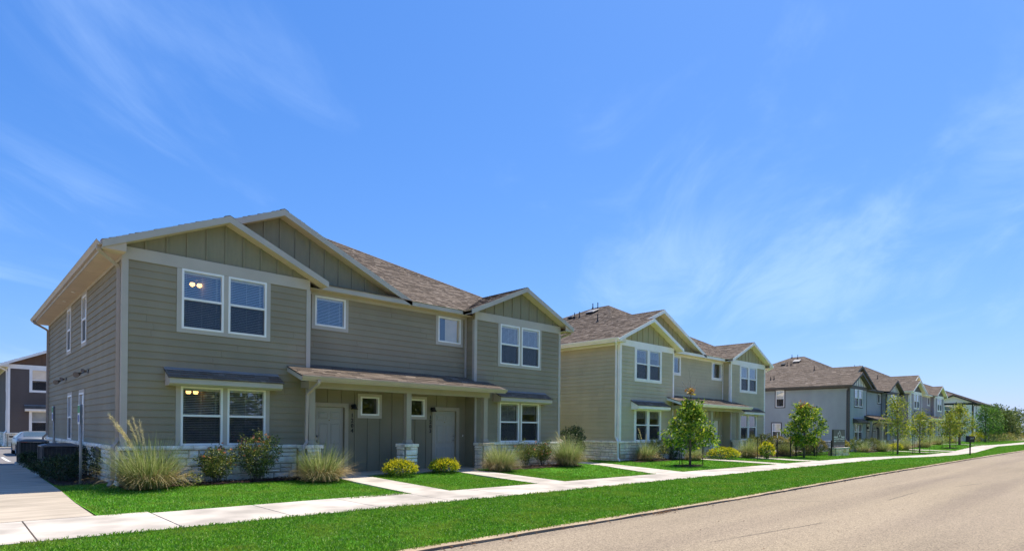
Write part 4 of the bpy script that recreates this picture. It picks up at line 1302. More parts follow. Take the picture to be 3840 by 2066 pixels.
def lawn_ok(X, Y):
    k = (Y > np.where(X < 3, -5.08, -5.34)) & (X > -1.19)
    for q in PATHS: k &= ~in_quad(X, Y, q)
    for hx in (0.0, 19.655, 52.65, 71.81):
        k &= ~((X > hx - .12) & (X < hx + 15.62) & (Y > -.12))
        k &= ~((X > hx + 4.05) & (X < hx + 11.35) & (Y > -.8))
    for a, b, f in BEDS:
        k &= ~((X > a) & (X < b) & (Y > f + .06 * np.sin(X * 9)))
    k &= ~((X < -.05) & (Y > 1.0))
    k &= ~((X > 18.2) & (X < 20.9) & (((X - 19.7) / .95) ** 2 + ((Y + 3.55) / .5) ** 2 < 1))
    return k
def verge_ok(X, Y): return (Y < -7.05) & (Y > -10.47)
gl = grass_patch('lawn_grass', lawn_ok, -1.2, 12, -5.4, 2.0, 230000, .022, .05, .009)
tag(gl, 'bright green mown lawn grass in front of the duplexes', 'grass', kind='stuff')
g2 = grass_patch('lawn_grass', lawn_ok, 12, 40, -5.4, 3.0, 170000, .028, .055, .012); tag(g2, 'bright green lawn grass in front of the olive duplex and sign', 'grass', kind='stuff')
g3 = grass_patch('lawn_grass', lawn_ok, 40, 122, -5.4, 1.0, 110000, .035, .07, .03); tag(g3, 'bright green lawn grass before the far duplexes', 'grass', kind='stuff')
g4 = grass_patch('verge_grass', verge_ok, -6, 7, -10.5, -7, 220000, .022, .05, .0085); tag(g4, 'bright green verge grass between near sidewalk and kerb', 'grass', kind='stuff')
g5 = grass_patch('verge_grass', verge_ok, 7, 28, -10.5, -7, 170000, .028, .055, .011); tag(g5, 'bright green verge grass along the middle of the street', 'grass', kind='stuff')
g6 = grass_patch('verge_grass', verge_ok, 28, 120, -10.5, -7, 110000, .035, .065, .022); tag(g6, 'bright green verge grass along the far street', 'grass', kind='stuff')

def edge_ok(X, Y): return np.ones(len(X), bool)
ge = grass_patch('edge_grass', edge_ok, -6, 40, -7.10, -7.02, 9000, .03, .075, .010); tag(ge, 'ragged grass edge along the street side of the sidewalk', 'grass', kind='stuff')
gf = grass_patch('edge_grass', lambda X, Y: (X > -1.1) & lawn_ok(X, Y + .02), 3.1, 40, -5.37, -5.31, 7000, .03, .075, .010); tag(gf, 'ragged grass edge along the house side of the sidewalk', 'grass', kind='stuff')
gk = grass_patch('edge_grass', edge_ok, -6, 40, -10.52, -10.44, 8000, .025, .07, .010); tag(gk, 'ragged grass edge over the kerb', 'grass', kind='stuff')

# ------------------------------------------------------------------ plants
def leaves_np(P, D, L, wr, rng, fold=.25):
    """leaf quads at P along unit D, length L, width ratio wr"""
    n = len(P)
    R = rng.normal(size=(n, 3)); S = np.cross(D, R); S /= np.linalg.norm(S, axis=1, keepdims=True) + 1e-9
    N = np.cross(S, D)
    L = L[:, None]; W = L * wr / 2
    V = np.empty((n, 4, 3))
    V[:, 0] = P; V[:, 1] = P + D * L * .45 + S * W + N * L * fold * .3
    V[:, 2] = P + D * L - N * L * .08; V[:, 3] = P + D * L * .45 - S * W + N * L * fold * .3
    return V.reshape(-1, 3), np.arange(n * 4).reshape(n, 4)
def unit(v): return v / (np.linalg.norm(v, axis=-1, keepdims=True) + 1e-9)

M_bark = mat('bark', (0.16, 0.12, 0.09), .95, .3, 9, 5, .7, 30, stretch=(1, 1, .3))
M_twig = mat('bare_twig', (0.33, 0.27, 0.22), .9, .2, 9)
M_leaf_oak = leafmat('leaf_young_oak', [(0, (.04, .10, .010)), (.3, (.10, .21, .02)), (.6, (.24, .38, .03)), (.9, (.48, .56, .05)), (1, (.66, .58, .06))], .5, .45)
M_leaf_red = leafmat('leaf_autumn_tip', [(0, (.30, .10, .05)), (.4, (.45, .22, .05)), (1, (.62, .52, .06))])
M_leaf_loose = leafmat('leaf_loose_tree', [(0, (.10, .14, .018)), (.4, (.22, .28, .03)), (.75, (.42, .44, .045)), (1, (.66, .57, .07))], .5, .45)
M_leaf_dark = leafmat('leaf_dark_evergreen', [(0, (.015, .03, .012)), (.5, (.04, .07, .026)), (1, (.10, .15, .05))], .4, .15)
M_leaf_green = leafmat('leaf_mid_green', [(0, (.03, .08, .012)), (.5, (.09, .20, .025)), (1, (.24, .38, .05))], .5, .4)
M_leaf_rose = leafmat('leaf_rose', [(0, (.035, .055, .014)), (.4, (.11, .145, .03)), (.75, (.27, .29, .06)), (1, (.52, .45, .12))], .45, .25)
M_petal = leafmat('rose_petal', [(0, (.55, .12, .06)), (.5, (.75, .27, .14)), (1, (.75, .5, .36))])
M_leaf_gold = leafmat('leaf_gold', [(0, (.26, .27, .01)), (.4, (.58, .52, .015)), (1, (.88, .76, .04))], .5, .35)
M_blade = leafmat('plume_grass_blade', [(0, (.09, .13, .03)), (.35, (.22, .28, .075)), (.7, (.40, .44, .16)), (1, (.72, .67, .36))], .5, .35)
M_blade_dry = leafmat('plume_grass_dry', [(0, (.28, .19, .08)), (.5, (.5, .37, .17)), (1, (.7, .56, .30))], .7, .25)
M_plume = leafmat('plume_seed', [(0, (.55, .46, .24)), (1, (.8, .70, .42))], .8, .3)

def clump_grass(loc, r, h, n, label, seed, plumes=0, plume_h=1.6, dry=.35, group='plume grass clumps', lean=(0, 0)):
    rng = np.random.default_rng(seed)
    o = empty('ornamental_grass', (loc[0], loc[1], zg(*loc)), 0, label, 'ornamental grass', group)
    def blades(m, hh, base_r, arch, nm, mt, wdt=.009, dr=(.6, 1.2), tips=(.5, 1.0)):
        a = rng.uniform(0, 2 * np.pi, m); q = np.sqrt(rng.uniform(0, 1, m)) * base_r
        P0 = np.stack([np.cos(a) * q, np.sin(a) * q, np.zeros(m)], 1)
        a2 = a + rng.normal(0, .5, m)
        out = np.stack([np.cos(a2), np.sin(a2), np.zeros(m)], 1)
        rel = q / base_r
        Ln = hh * rng.uniform(*dr, m) * 1.18
        th = np.radians(rng.uniform(2, 12, m) + (arch + 18 * rng.uniform(-1, 1, m)) * rel)
        th = np.maximum(th, .02)
        tipz = np.clip(rng.uniform(*tips, m) * (1.05 - (.25 if arch < 30 else .45) * rel), .03, 1.0)
        gr = np.maximum(np.cos(th) - tipz, 0.02)
        k = 6; t = np.linspace(0, 1, k)
        side = np.stack([-np.sin(a2), np.cos(a2), np.zeros(m)], 1)
        tw = rng.uniform(-1, 1, m)
        side = unit(side + np.stack([np.zeros(m), np.zeros(m), tw], 1) * .4)
        V = np.empty((m, k, 2, 3))
        for i, s in enumerate(t):
            # arching: rises, then droops under its own weight
            z = Ln * (np.cos(th) * s - gr * s ** 2.2)
            d = Ln * (np.sin(th) * s + gr * s ** 2 * .30)
            z = np.maximum(z, .015 + .02 * s)
            c = P0 + out * d[:, None] + np.stack([np.zeros(m), np.zeros(m), z], 1) + np.array([lean[0], lean[1], 0]) * (s ** 2) * hh
            w = wdt * (1 - .85 * s)
            V[:, i, 0] = c - side * w / 2; V[:, i, 1] = c + side * w / 2
        F = []
        base = np.arange(m)[:, None] * (k * 2)
        Fs = np.concatenate([base + np.array([2 * i, 2 * i + 1, 2 * i + 3, 2 * i + 2])[None] for i in range(k - 1)], 0)
        ob = np_mesh(nm, V.reshape(-1, 3), Fs, mt, o); tag(ob, kind='stuff')
    blades(int(n * (1 - dry)), h, r * .46, 20, 'blades', M_blade, .012, (.6, 1.15), (.5, 1.0))
    blades(int(n * dry * 1.1), h * .8, r * .55, 28, 'dry_blades', M_blade_dry, .012, (.6, 1.1), (.08, .6))
    for i in range(plumes):
        a = rng.uniform(0, 2 * math.pi); d = Vector((math.cos(a) * r * .55 - .25 + lean[0], math.sin(a) * r * .4 + lean[1], 0))
        hp = plume_h * rng.uniform(.78, 1.0)
        pts = [d * (.15 + .85 * s ** 1.8) + Vector((0, 0, hp * (1.15 * s - .15 * s * s))) for s in np.linspace(0, 1, 8)]
        pl = MB().tube(pts, .004, .002, n=4).build('plume_stalk', M_blade, o)
        m = 130; s = rng.uniform(.62, 1.0, m)
        idx = np.clip((s * 7).astype(int), 0, 6); fr = s * 7 - idx
        PA = np.array([list(p) for p in pts])
        C = PA[idx] * (1 - fr[:, None]) + PA[np.clip(idx + 1, 0, 7)] * fr[:, None]
        T_ = unit(PA[np.clip(idx + 1, 0, 7)] - PA[idx])
        D = unit(T_ + rng.normal(0, .28, (m, 3)))
        V, F = leaves_np(C, D, rng.uniform(.05, .11, m), .10, rng)
        sd = np_mesh('plume', V, F, M_plume, o)
    return o

def shrub(name, loc, r, h, n, leaf, lmat, label, seed, cat='shrub', group=None, base=.25, flower=0, shape='round', stems=7, tip=None, wr=.5, dark=None):
    """leafy shrub: stems, leaves gathered in clusters with gaps"""
    rng = np.random.default_rng(seed)
    o = empty(name, (loc[0], loc[1], zg(*loc)), 0, label, cat, group)
    st = MB(); tips = []
    for i in range(stems):
        a = 2 * math.pi * (i + rng.uniform(-.3, .3)) / stems; q = rng.uniform(.45, .95)
        e = Vector((math.cos(a) * r * q * (.8 if shape == 'round' else .9), math.sin(a) * r * q * .8, h * rng.uniform(.55, .95)))
        mid = e * .5 + Vector((rng.uniform(-.05, .05), rng.uniform(-.05, .05), .08 * h))
        st.tube([(e.x * .06, e.y * .06, -.03), mid, e], .012, .004, n=5)
        tips += [mid, e, (mid + e) / 2]
    st.build('stems', M_bark, o)
    # cluster centres in the crown volume
    nc = max(12, int(n / 26))
    C = []
    while len(C) < nc:
        p = rng.uniform(-1, 1, 3)
        if p @ p > 1: continue
        if shape == 'vase':
            zz = (p[2] + 1) / 2; rr = r * (.42 + .62 * zz)
            if p[0] ** 2 + p[1] ** 2 > 1: continue
            C.append((p[0] * rr, p[1] * rr, h * (base + (1 - base) * zz) * (1 - .12 * (p[0] ** 2 + p[1] ** 2)) * rng.uniform(.85, 1.06)))
        elif shape == 'mound':
            q = unit(p[None])[0] * rng.uniform(.72, 1.0)
            C.append((q[0] * r, q[1] * r, h * max(.08, .48 + .5 * q[2])))
        else:
            q = p / np.linalg.norm(p) * (np.linalg.norm(p) ** .5)
            C.append((q[0] * r, q[1] * r * .9, h * (base + (1 - base) * (q[2] + 1) / 2) * rng.uniform(.92, 1.06)))
    C = np.array(C)
    per = n // nc
    P = np.repeat(C, per, 0) + rng.normal(0, .085 * max(r, .45), (nc * per, 3))
    P[:, 2] = np.maximum(P[:, 2], .03)
    ctr = np.array([0, 0, h * .45])
    D = unit(unit(P - ctr) + rng.normal(0, .7, P.shape) + np.array([0, 0, .25]))
    V, F = leaves_np(P, D, leaf * rng.uniform(.6, 1.3, len(P)), wr, rng)
    f = np_mesh('foliage', V, F, lmat, o); tag(f, kind='stuff')
    if tip is not None:
        m = int(n * .85)
        q = unit(rng.normal(size=(m, 3)) + np.array([0, 0, .45]))
        P = np.stack([q[:, 0] * r * 1.04, q[:, 1] * r * 1.04, h * (.5 + .55 * q[:, 2])], 1) + rng.normal(0, .035, (m, 3)); P = P[P[:, 2] > h * .28]
        D = unit(unit(P - ctr) + rng.normal(0, .5, P.shape) + np.array([0, 0, .4]))
        V, F = leaves_np(P, D, leaf * rng.uniform(.7, 1.3, len(P)), wr, rng)
        f = np_mesh('new_growth', V, F, tip, o); tag(f, kind='stuff')
    if flower:
        idx = rng.integers(0, nc, flower)
        for i in idx:
            c = C[i] + unit(C[i] - ctr) * .10 + np.array([0, 0, .05]); c[2] = min(c[2], h * 1.08)
            if c[2] < h * .35: c[2] = h * rng.uniform(.6, 1.0)
            m = 9; D = unit(rng.normal(size=(m, 3)) + np.array([0, 0, .8]))
            V, F = leaves_np(np.repeat(c[None], m, 0), D, np.full(m, .042), .9, rng)
            np_mesh('flower', V, F, M_petal, o)
    return o

def tree(name, loc, H_, crown, trunk_r, n, leaf, lmat, label, seed, cat='tree', group=None, twigs=0, tip=None, nb=26, wr=.5, z=None, mess=.13, lean=0.0, tip_h=None, tip_s=1.0):
    """young tree: tapered trunk, limbs, twigs, leaves gathered along the limbs.  crown = [(height fraction, radius m)]"""
    rng = np.random.default_rng(seed)
    o = empty(name, (loc[0], loc[1], zg(*loc) if z is None else z), 0, label, cat, group)
    hs = [c[0] for c in crown]; rs = [c[1] for c in crown]
    tp = [Vector((lean * H_ * t + .03 * H_ * .1 * math.sin(5 * t + seed), .01 * H_ * math.cos(4 * t + seed) * t, H_ * t * .93)) for t in np.linspace(0, 1, 9)]
    tp[0].z = -.06
    tr = MB().tube(tp, trunk_r, trunk_r * .22, n=10).build('trunk', M_bark, o, True)
    lb = MB(); pts = []; wts = []
    for i in range(nb):
        t = hs[0] + (hs[-1] - hs[0]) * ((i + rng.uniform(0, .9)) / nb)
        t0 = max(.2, t - .10 - .1 * rng.random())
        a = i * 2.399 + rng.uniform(-.5, .5)
        R = float(np.interp(t, hs, rs)) * rng.uniform(.6, 1.12)
        b0 = tp[min(8, int(t0 * 8))].lerp(tp[min(8, int(t0 * 8) + 1)], t0 * 8 - int(t0 * 8))
        e = Vector((b0.x + math.cos(a) * R, b0.y + math.sin(a) * R, H_ * t))
        m_ = b0.lerp(e, .5) + Vector((0, 0, .06 * R))
        br = [b0, b0.lerp(m_, .6), m_, m_.lerp(e, .6), e]
        lb.tube(br, trunk_r * .32 * (1 - .5 * t), .004, n=5, cap=False)
        for s in (.35, .55, .7, .85, 1.0):
            k = s * 4; j = min(3, int(k)); p = br[j].lerp(br[j + 1], k - j)
            pts.append(p); wts.append(s)
            for _ in range(2):
                q = p + Vector(rng.normal(0, .16 * max(.6, R), 3))
                pts.append(q); wts.append(s)
                if _ == 0: lb.tube([p, q], .005, .002, n=3, cap=False)
    lb.build('limbs', M_bark, o)
    Pc = np.array([list(p) for p in pts]); wts = np.array(wts)
    idx = rng.choice(len(Pc), n, p=wts / wts.sum())
    P = Pc[idx] + rng.normal(0, mess, (n, 3)) * np.array([1, 1, .8])
    D = unit(rng.normal(size=(n, 3)) + unit(P - np.array([0, 0, H_ * .55])) * .7 + np.array([0, 0, -.25]))
    V, F = leaves_np(P, D, leaf * rng.uniform(.6, 1.3, n), wr, rng)
    f = np_mesh('crown', V, F, lmat, o); tag(f, kind='stuff')
    if tip is not None:
        m = int(n * (.06 if tip_s > .9 else .018)); top = np.array([tp[8].x, tp[8].y, H_ * ((hs[-1] - .06) if tip_h is None else tip_h)])
        P = top + rng.normal(0, 1, (m, 3)) * np.array([.16, .16, .13]) * (H_ / 3) * tip_s
        D = unit(rng.normal(size=(m, 3)) + np.array([0, 0, .4]))
        V, F = leaves_np(P, D, leaf * rng.uniform(.6, 1.2, m), wr, rng)
        f = np_mesh('tinted_tip', V, F, tip, o); tag(f, kind='stuff')
    tw = MB()
    for i in range(twigs):
        a = rng.uniform(0, 6.28); s = tp[6].lerp(tp[8], rng.uniform(0, 1))
        L_ = H_ * rng.uniform(.12, .24)
        e = s + Vector((math.cos(a) * L_ * .55, math.sin(a) * L_ * .55, L_ * rng.uniform(.5, 1.1)))
        m_ = s.lerp(e, .55) + Vector((rng.uniform(-.06, .06), 0, -.02))
        tw.tube([s, m_, e], .008, .002, n=4)
        tw.tube([m_, m_ + Vector((rng.uniform(-.2, .2), rng.uniform(-.2, .2), .2))], .005, .002, n=3)
    if twigs: tw.build('bare_twigs', M_twig, o)
    return o

M_stake = mat('steel_stake', (.03, .026, .024), .6, .3)
M_stake_tip = mat('stake_tip_white', (.7, .69, .66), .7, .1)
def stake(loc, h, label, lean=(0, 0), white=False):
    o = empty('tree_stake', (loc[0], loc[1], zg(*loc)), 0, label, 'stake', 'steel stakes round the young trees')
    s = MB(); w = .022
    p0, p1 = Vector((0, 0, -.1)), Vector((lean[0], lean[1], h * (.8 if white else 1)))
    s.tube([p0, p1], .02, w=(.035, .008)); s.tube([p0 + Vector((0, .012, 0)), p1 + Vector((0, .012, 0))], .02, w=(.008, .03)); s.build('post', M_stake, o)
    if white:
        MB().tube([p1, p1 * 1.25], .02, w=(.037, .03)).build('painted_tip', M_stake_tip, o)
    return o

# --- near house beds
clump_grass((.32, -1.05), 0.79, 1.12, 2850, 'tall plume grass with tan feathery seed heads at the left corner of the sage duplex', 21, plumes=8, plume_h=1.72, lean=(-.05, 0))
shrub('small_plant', (1.15, -1.0), .28, .32, 500, .05, M_leaf_rose, 'low dull green plant on the mulch beside the tall plume grass', 22, base=.1, group=None)
shrub('rose_bush', (1.92, -.62), .58, .95, 4200, .048, M_leaf_rose, 'rounded rose bush with coral flowers below the left double window', 23, flower=22, base=.18, group='rose bushes', shape='vase')
shrub('rose_bush', (2.95, -.62), .70, 1.30, 5000, .05, M_leaf_rose, 'tallest rose bush with coral flowers, reaching the lower window sill', 24, flower=40, base=.12, group='rose bushes', shape='vase', stems=10)
clump_grass((4.32, -1.45), 0.76, .98, 2850, 'broad arching grass clump with straw base by the left porch pier', 25, dry=.5)
shrub('golden_shrub', (6.85, -1.42), .45, .43, 2600, .05, M_leaf_green, 'low golden yellow shrub left of the middle porch pier', 26, base=.05, tip=M_leaf_gold, shape='mound', group='low golden shrubs')
shrub('golden_shrub', (8.65, -1.22), .42, .41, 2500, .05, M_leaf_green, 'low golden yellow shrub right of the middle porch pier, below door 1203', 27, base=.05, tip=M_leaf_gold, shape='mound', group='low golden shrubs')
clump_grass((10.85, -1.5), 0.64, 1.0, 2470, 'arching green grass clump in front of the right porch pier of the sage duplex', 28, dry=.42)
shrub('rose_bush', (12.75, -.85), .52, 1.0, 3600, .05, M_leaf_rose, 'dark rose bush below the left pane of the right double window', 29, flower=14, base=.2, group='rose bushes', shape='vase')
shrub('rose_bush', (13.75, -.75), .55, 1.05, 3600, .05, M_leaf_rose, 'dark rose bush below the right pane of the right double window', 30, flower=16, base=.2, group='rose bushes', shape='vase')
clump_grass((14.75, -1.15), 0.58, 1.18, 2470, 'upright grass clump at the right corner of the sage duplex', 31, plumes=3, plume_h=1.35, dry=.4)
shrub('evergreen_shrub', (17.2, .75), .62, 1.6, 3800, .07, M_leaf_dark, 'tall dark evergreen shrub in the gap between the sage and olive duplexes', 32, base=.1)
for i, (px, py, r_, h_) in enumerate(((-.95, 2.0, .42, .62), (-.72, 3.1, .4, .62), (-.32, 2.35, .36, .85), (-1.0, 3.9, .36, .5), (-.95, 9.0, .3, .5))):
    shrub('evergreen_shrub', (px, py), r_, h_, 2200, .05, M_leaf_dark if i else M_leaf_dark, ('low dark evergreen shrub nearest the drive in front of the air conditioner', 'dark evergreen shrub directly below the near air conditioner', 'taller dark evergreen shrub behind the near sign post', 'small dark evergreen shrub left of the near air conditioner', 'small dark evergreen shrub in front of the rear air conditioner')[i], 33 + i, base=.1, group='evergreen shrubs by the air conditioners')
# --- olive duplex
clump_grass((20.7, -.75), 0.53, .95, 1710, 'grass clump with two tan plumes at the left corner of the olive duplex', 41, plumes=3, plume_h=1.5, dry=.45)
shrub('rose_bush', (21.9, -.75), .5, 1.1, 2400, .06, M_leaf_rose, 'dull green rose bush left of the young oak by the olive duplex', 42, base=.1, group='rose bushes', flower=6)
shrub('rose_bush', (22.9, -.75), .5, 1.0, 2200, .06, M_leaf_dark, 'dark bush behind the young oak by the olive duplex', 43, base=.1, group='rose bushes')
clump_grass((23.7, -1.55), 0.53, .72, 1710, 'straw-coloured grass clump behind the trunk of the young oak', 44, dry=.6)
shrub('golden_shrub', (26.0, -1.95), .72, .55, 2200, .07, M_leaf_green, 'wide golden shrub by the porch of the olive duplex', 45, base=.05, tip=M_leaf_gold, shape='mound', group='low golden shrubs')
clump_grass((29.1, -1.85), 0.57, 1.12, 1900, 'tall straw grass clump right of the olive duplex porch', 46, dry=.5)
shrub('rose_bush', (31.6, -1.1), .55, 1.2, 2000, .07, M_leaf_rose, 'dull green bush below the right window of the olive duplex', 47, base=.1, group='rose bushes')
shrub('rose_bush', (33.0, -1.1), .55, 1.25, 2000, .07, M_leaf_rose, 'dull green bush at the right corner of the olive duplex', 48, base=.1, group='rose bushes')
clump_grass((33.6, -2.0), 0.53, .98, 1710, 'arching green grass clump left of the black iron fence', 49, dry=.35)
shrub('sapling', (28.9, -2.9), .36, .82, 700, .09, M_leaf_green, 'short leafy sapling with yellow top between two stakes', 50, 'sapling', tip=M_leaf_gold, base=.15)
hed = [(34.4, -1.2, .62, 1.05), (35.5, -1.9, .62, 1.12), (36.3, -2.2, .60, 1.1), (37.2, -2.5, .55, 1.0), (33.9, -.5, .6, 1.15), (38.2, -1.6, .55, 1.1), (40.6, -2.9, .45, .95)]
hl_ = ('bronze-tipped bush at the left end of the iron fence', 'bronze-tipped bush behind the middle of the iron fence', 'bronze-tipped bush behind the right part of the iron fence', 'bronze-tipped bush beside the fence end post', 'dark bush at the back of the hedge behind the fence', 'bush directly behind the community sign', 'bush at the right end of the community sign')
M_leaf_bronze = leafmat('leaf_bronze_tip', [(0, (.13, .13, .03)), (.4, (.26, .24, .05)), (.8, (.5, .36, .08)), (1, (.6, .5, .14))])
for i, (px, py, r_, h_) in enumerate(hed):
    shrub('hedge_bush', (px, py), r_, h_, 1700, .075, M_leaf_dark if i in (0, 4) else M_leaf_rose, hl_[i], 51 + i, base=.05, tip=M_leaf_bronze if i != 4 else None, group='bushes behind the iron fence')
# --- blue-grey duplex
clump_grass((51.9, -.95), 0.65, 1.1, 1050, 'grass clump at the left front of the blue-grey duplex', 61, dry=.45)
shrub('rose_bush', (54.4, -.8), .75, 1.15, 1600, .09, M_leaf_rose, 'dark bush between two grass clumps before the blue-grey duplex', 62, base=.05, group='rose bushes')
clump_grass((55.2, -1.5), 0.60, 1.2, 1050, 'tall green grass clump before the porch of the blue-grey duplex', 63, dry=.3)
shrub('rose_bush', (49.2, -1.2), .6, 1.1, 1400, .09, M_leaf_rose, 'dull bush between the sign and the blue-grey duplex', 64, base=.05, group='rose bushes')
shrub('golden_shrub', (57.7, -1.5), .5, .5, 800, .08, M_leaf_green, 'small golden shrub left of the second street tree', 65, base=.05, tip=M_leaf_gold, shape='mound', group='low golden shrubs')
shrub('golden_shrub', (59.4, -1.5), .5, .6, 800, .08, M_leaf_green, 'small golden shrub right of the second street tree', 66, base=.05, tip=M_leaf_gold, shape='mound', group='low golden shrubs')
clump_grass((61.4, -1.6), 0.82, 1.35, 1050, 'large grass clump right of the second street tree', 67, dry=.4)
clump_grass((63.6, -1.3), 0.69, 1.15, 900, 'grass clump at the right front of the blue-grey duplex', 68, dry=.45)
clump_grass((67.0, -2.0), 0.82, 1.2, 900, 'grass clump left of the slate grey duplex', 69, dry=.45)
clump_grass((70.2, -1.5), 0.77, 1.2, 900, 'grass clump in front of the slate grey duplex corner', 70, dry=.5)
clump_grass((73.5, -1.8), 0.86, 1.2, 900, 'dark grass clump before the slate grey duplex', 71, dry=.3)
shrub('golden_shrub', (83.4, -.6), .8, .8, 700, .1, M_leaf_green, 'golden shrub before the right side of the slate grey duplex', 72, base=.05, tip=M_leaf_gold, shape='mound', group='low golden shrubs')
clump_grass((87.5, -.6), 0.95, 1.5, 750, 'grass clump at the right end of the slate grey duplex', 73, dry=.5)
shrub('golden_shrub', (100.8, -1.25), .95, 1.25, 800, .13, M_leaf_gold, 'bright yellow shrub beside the number post at the corner of the white duplex', 74, base=.05, tip=M_leaf_gold, group='low golden shrubs')
for i in range(9):
    shrub('hedge_bush', (103.5 + 2.6 * i, -1.5 - .12 * i), 1.35, 1.05 + .1 * (i % 3), 700, .13, (M_leaf_dark, M_leaf_bronze, M_leaf_rose)[0 if i < 1 else 1 + (i % 2)],
          '%s bush of the far tan and green hedge, counted from the white duplex corner' % ('first', 'second', 'third', 'fourth', 'fifth', 'sixth', 'seventh', 'eighth', 'ninth')[i], 80 + i, base=.0, group='far hedge before the white duplex')

# --- trees
tree('young_oak', (19.84, -3.57), 3.62, [(.26, .86), (.36, 1.0), (.48, .95), (.58, .70), (.66, .42), (.75, .12)], .055, 3500, .145, M_leaf_oak,
     'young staked oak with yellow-green crown before the olive duplex', 101, group='young street trees', twigs=11, tip=M_leaf_red, nb=26, mess=.085, tip_h=.87, tip_s=.38)
for a in ((20.5, -2.7, 1.0, (0, 0), False, 'thin black stake at the back of the young oak'), (20.1, -3.05, 1.35, (-.08, 0), True, 'black stake with white tip left of the young oak trunk'),
          (21.05, -3.5, 1.2, (.16, .1), False, 'black stake leaning right beside the young oak')):
    stake(a[:2], a[2], a[5], a[3], a[4])
bed([(19.75 + .95 * math.cos(t), -3.55 + .5 * math.sin(t)) for t in np.linspace(0, 6.0, 14)], 350, 'tree_mulch_ring')
tree('young_oak', (32.58, -3.47), 3.2, [(.30, 1.0), (.42, 1.08), (.58, 1.0), (.72, .88), (.84, .66), (.95, .32)], .06, 4000, .15, M_leaf_oak,
     'dense young oak with reddish top in front of the iron fence', 102, group='young street trees', twigs=6, tip=M_leaf_red, nb=28, mess=.09, tip_s=.99)
for a in ((27.3, -3.15, 1.2, (0, 0), False, 'black stake left of the leafy sapling'), (30.0, -2.15, 1.3, (0, 0), False, 'black stake behind the leafy sapling'),
          (29.7, -3.15, 1.42, (0, 0), True, 'black stake with white tip right of the leafy sapling'), (31.6, -3.1, 1.25, (0, 0), False, 'black stake left of the dense young oak'),
          (34.2, -3.6, 1.3, (.05, 0), False, 'black stake right of the dense young oak')):
    stake(a[:2], a[2], a[5], a[3], a[4])
tree('street_tree', (50.6, -3.75), 4.6, [(.36, .7), (.48, 1.05), (.62, .9), (.75, .95), (.88, .6), (.97, .25)], .07, 2300, .14, M_leaf_loose,
     'open-crowned street tree before the blue-grey duplex', 103, group='young street trees', nb=26, mess=.16)
tree('street_tree', (56.2, -4.0), 3.6, [(.42, .8), (.55, 1.1), (.7, .9), (.85, .55), (.96, .2)], .055, 1800, .14, M_leaf_loose,
     'shorter yellow-green street tree before the slate grey duplex', 104, group='young street trees', nb=24, mess=.16)
tree('street_tree', (67.5, -4.05), 3.5, [(.38, .6), (.55, .85), (.72, .8), (.88, .45), (.97, .2)], .055, 1400, .16, M_leaf_loose,
     'slim street tree left of the broad yellowing tree', 105, group='young street trees', nb=22, mess=.17)
tree('street_tree', (77.0, -3.2), 4.5, [(.32, .9), (.5, 1.35), (.66, 1.3), (.82, .9), (.97, .3)], .12, 2600, .18, M_leaf_loose,
     'broad yellowing street tree in front of the white duplex', 106, group='young street trees', nb=30, mess=.2)
tree('street_tree', (100.5, -2.1), 5.0, [(.3, 1.1), (.45, 1.6), (.65, 1.3), (.85, .8), (.98, .3)], .1, 2600, .2, M_leaf_green,
     'dark green conical tree at the corner of the white duplex', 107, group='young street trees', nb=28, mess=.22)
tree('street_tree', (110.5, -1.6), 5.2, [(.22, 1.1), (.4, 1.6), (.62, 1.4), (.82, .9), (.97, .3)], .12, 2400, .22, M_leaf_green,
     'full green tree along the street side of the white duplex', 108, group='young street trees', nb=30, mess=.24)
for a in ((49.6, -3.7, 1.5, 'dark stake left of the open-crowned street tree'), (50.8, -4.7, 1.5, 'rusty stake right of the open-crowned street tree'), (54.9, -3.9, 1.4, 'dark stake left of the shorter street tree'),
          (57.8, -4.4, 1.4, 'rusty stake right of the shorter street tree'), (66.6, -3.6, 1.5, 'dark stake left of the slim street tree'), (68.9, -4.3, 1.3, 'dark stake right of the slim street tree')):
    stake(a[:2], a[2], a[3])
for i, (px, py) in enumerate(((56.2, -4.0), (67.5, -4.05), (77.0, -3.2))):
    bed([(px + .9 * math.cos(t), py + .6 * math.sin(t)) for t in np.linspace(0, 6.0, 12)], 100, 'tree_mulch_ring')
M_leaf_far = leafmat('leaf_far_wood', [(0, (.05, .08, .018)), (.5, (.12, .17, .035)), (1, (.27, .30, .07))])
far = [(138, .8, 5.2, 2.5, 'rounded green tree just right of the white duplex'), (150, 3.2, 6.6, 2.6, 'tall thin-topped tree in the far wood'), (163, 3.0, 5.6, 3.2, 'olive green tree in the middle of the far wood'),
       (176, 3.0, 6.4, 3.8, 'large dull green tree at the right edge of the photo'), (190, 9, 7.2, 4.2, 'large tree behind the far wood'), (205, 16, 7.6, 4.6, 'farthest tree at the end of the street')]
for i, (px, py, h_, r_, lab) in enumerate(far):
    tree('far_tree', (px, py), h_, [(.05, r_ * .8), (.3, r_), (.6, r_ * .9), (.85, r_ * .5), (.98, .2 * r_)], .2, 2600, .42, (M_leaf_far, M_leaf_green)[i % 2 if i < 1 else 0], lab, 120 + i, group='trees of the far wood', nb=30, mess=.5)
tree('far_tree', (137, 22), 11.2, [(.62, .8), (.75, 2.2), (.85, 2.0), (.95, .9)], .3, 900, .4, M_leaf_far, 'ragged bare-trunked tree rising behind the roof of the white duplex', 130, nb=14, mess=.45, twigs=10, group='trees of the far wood')
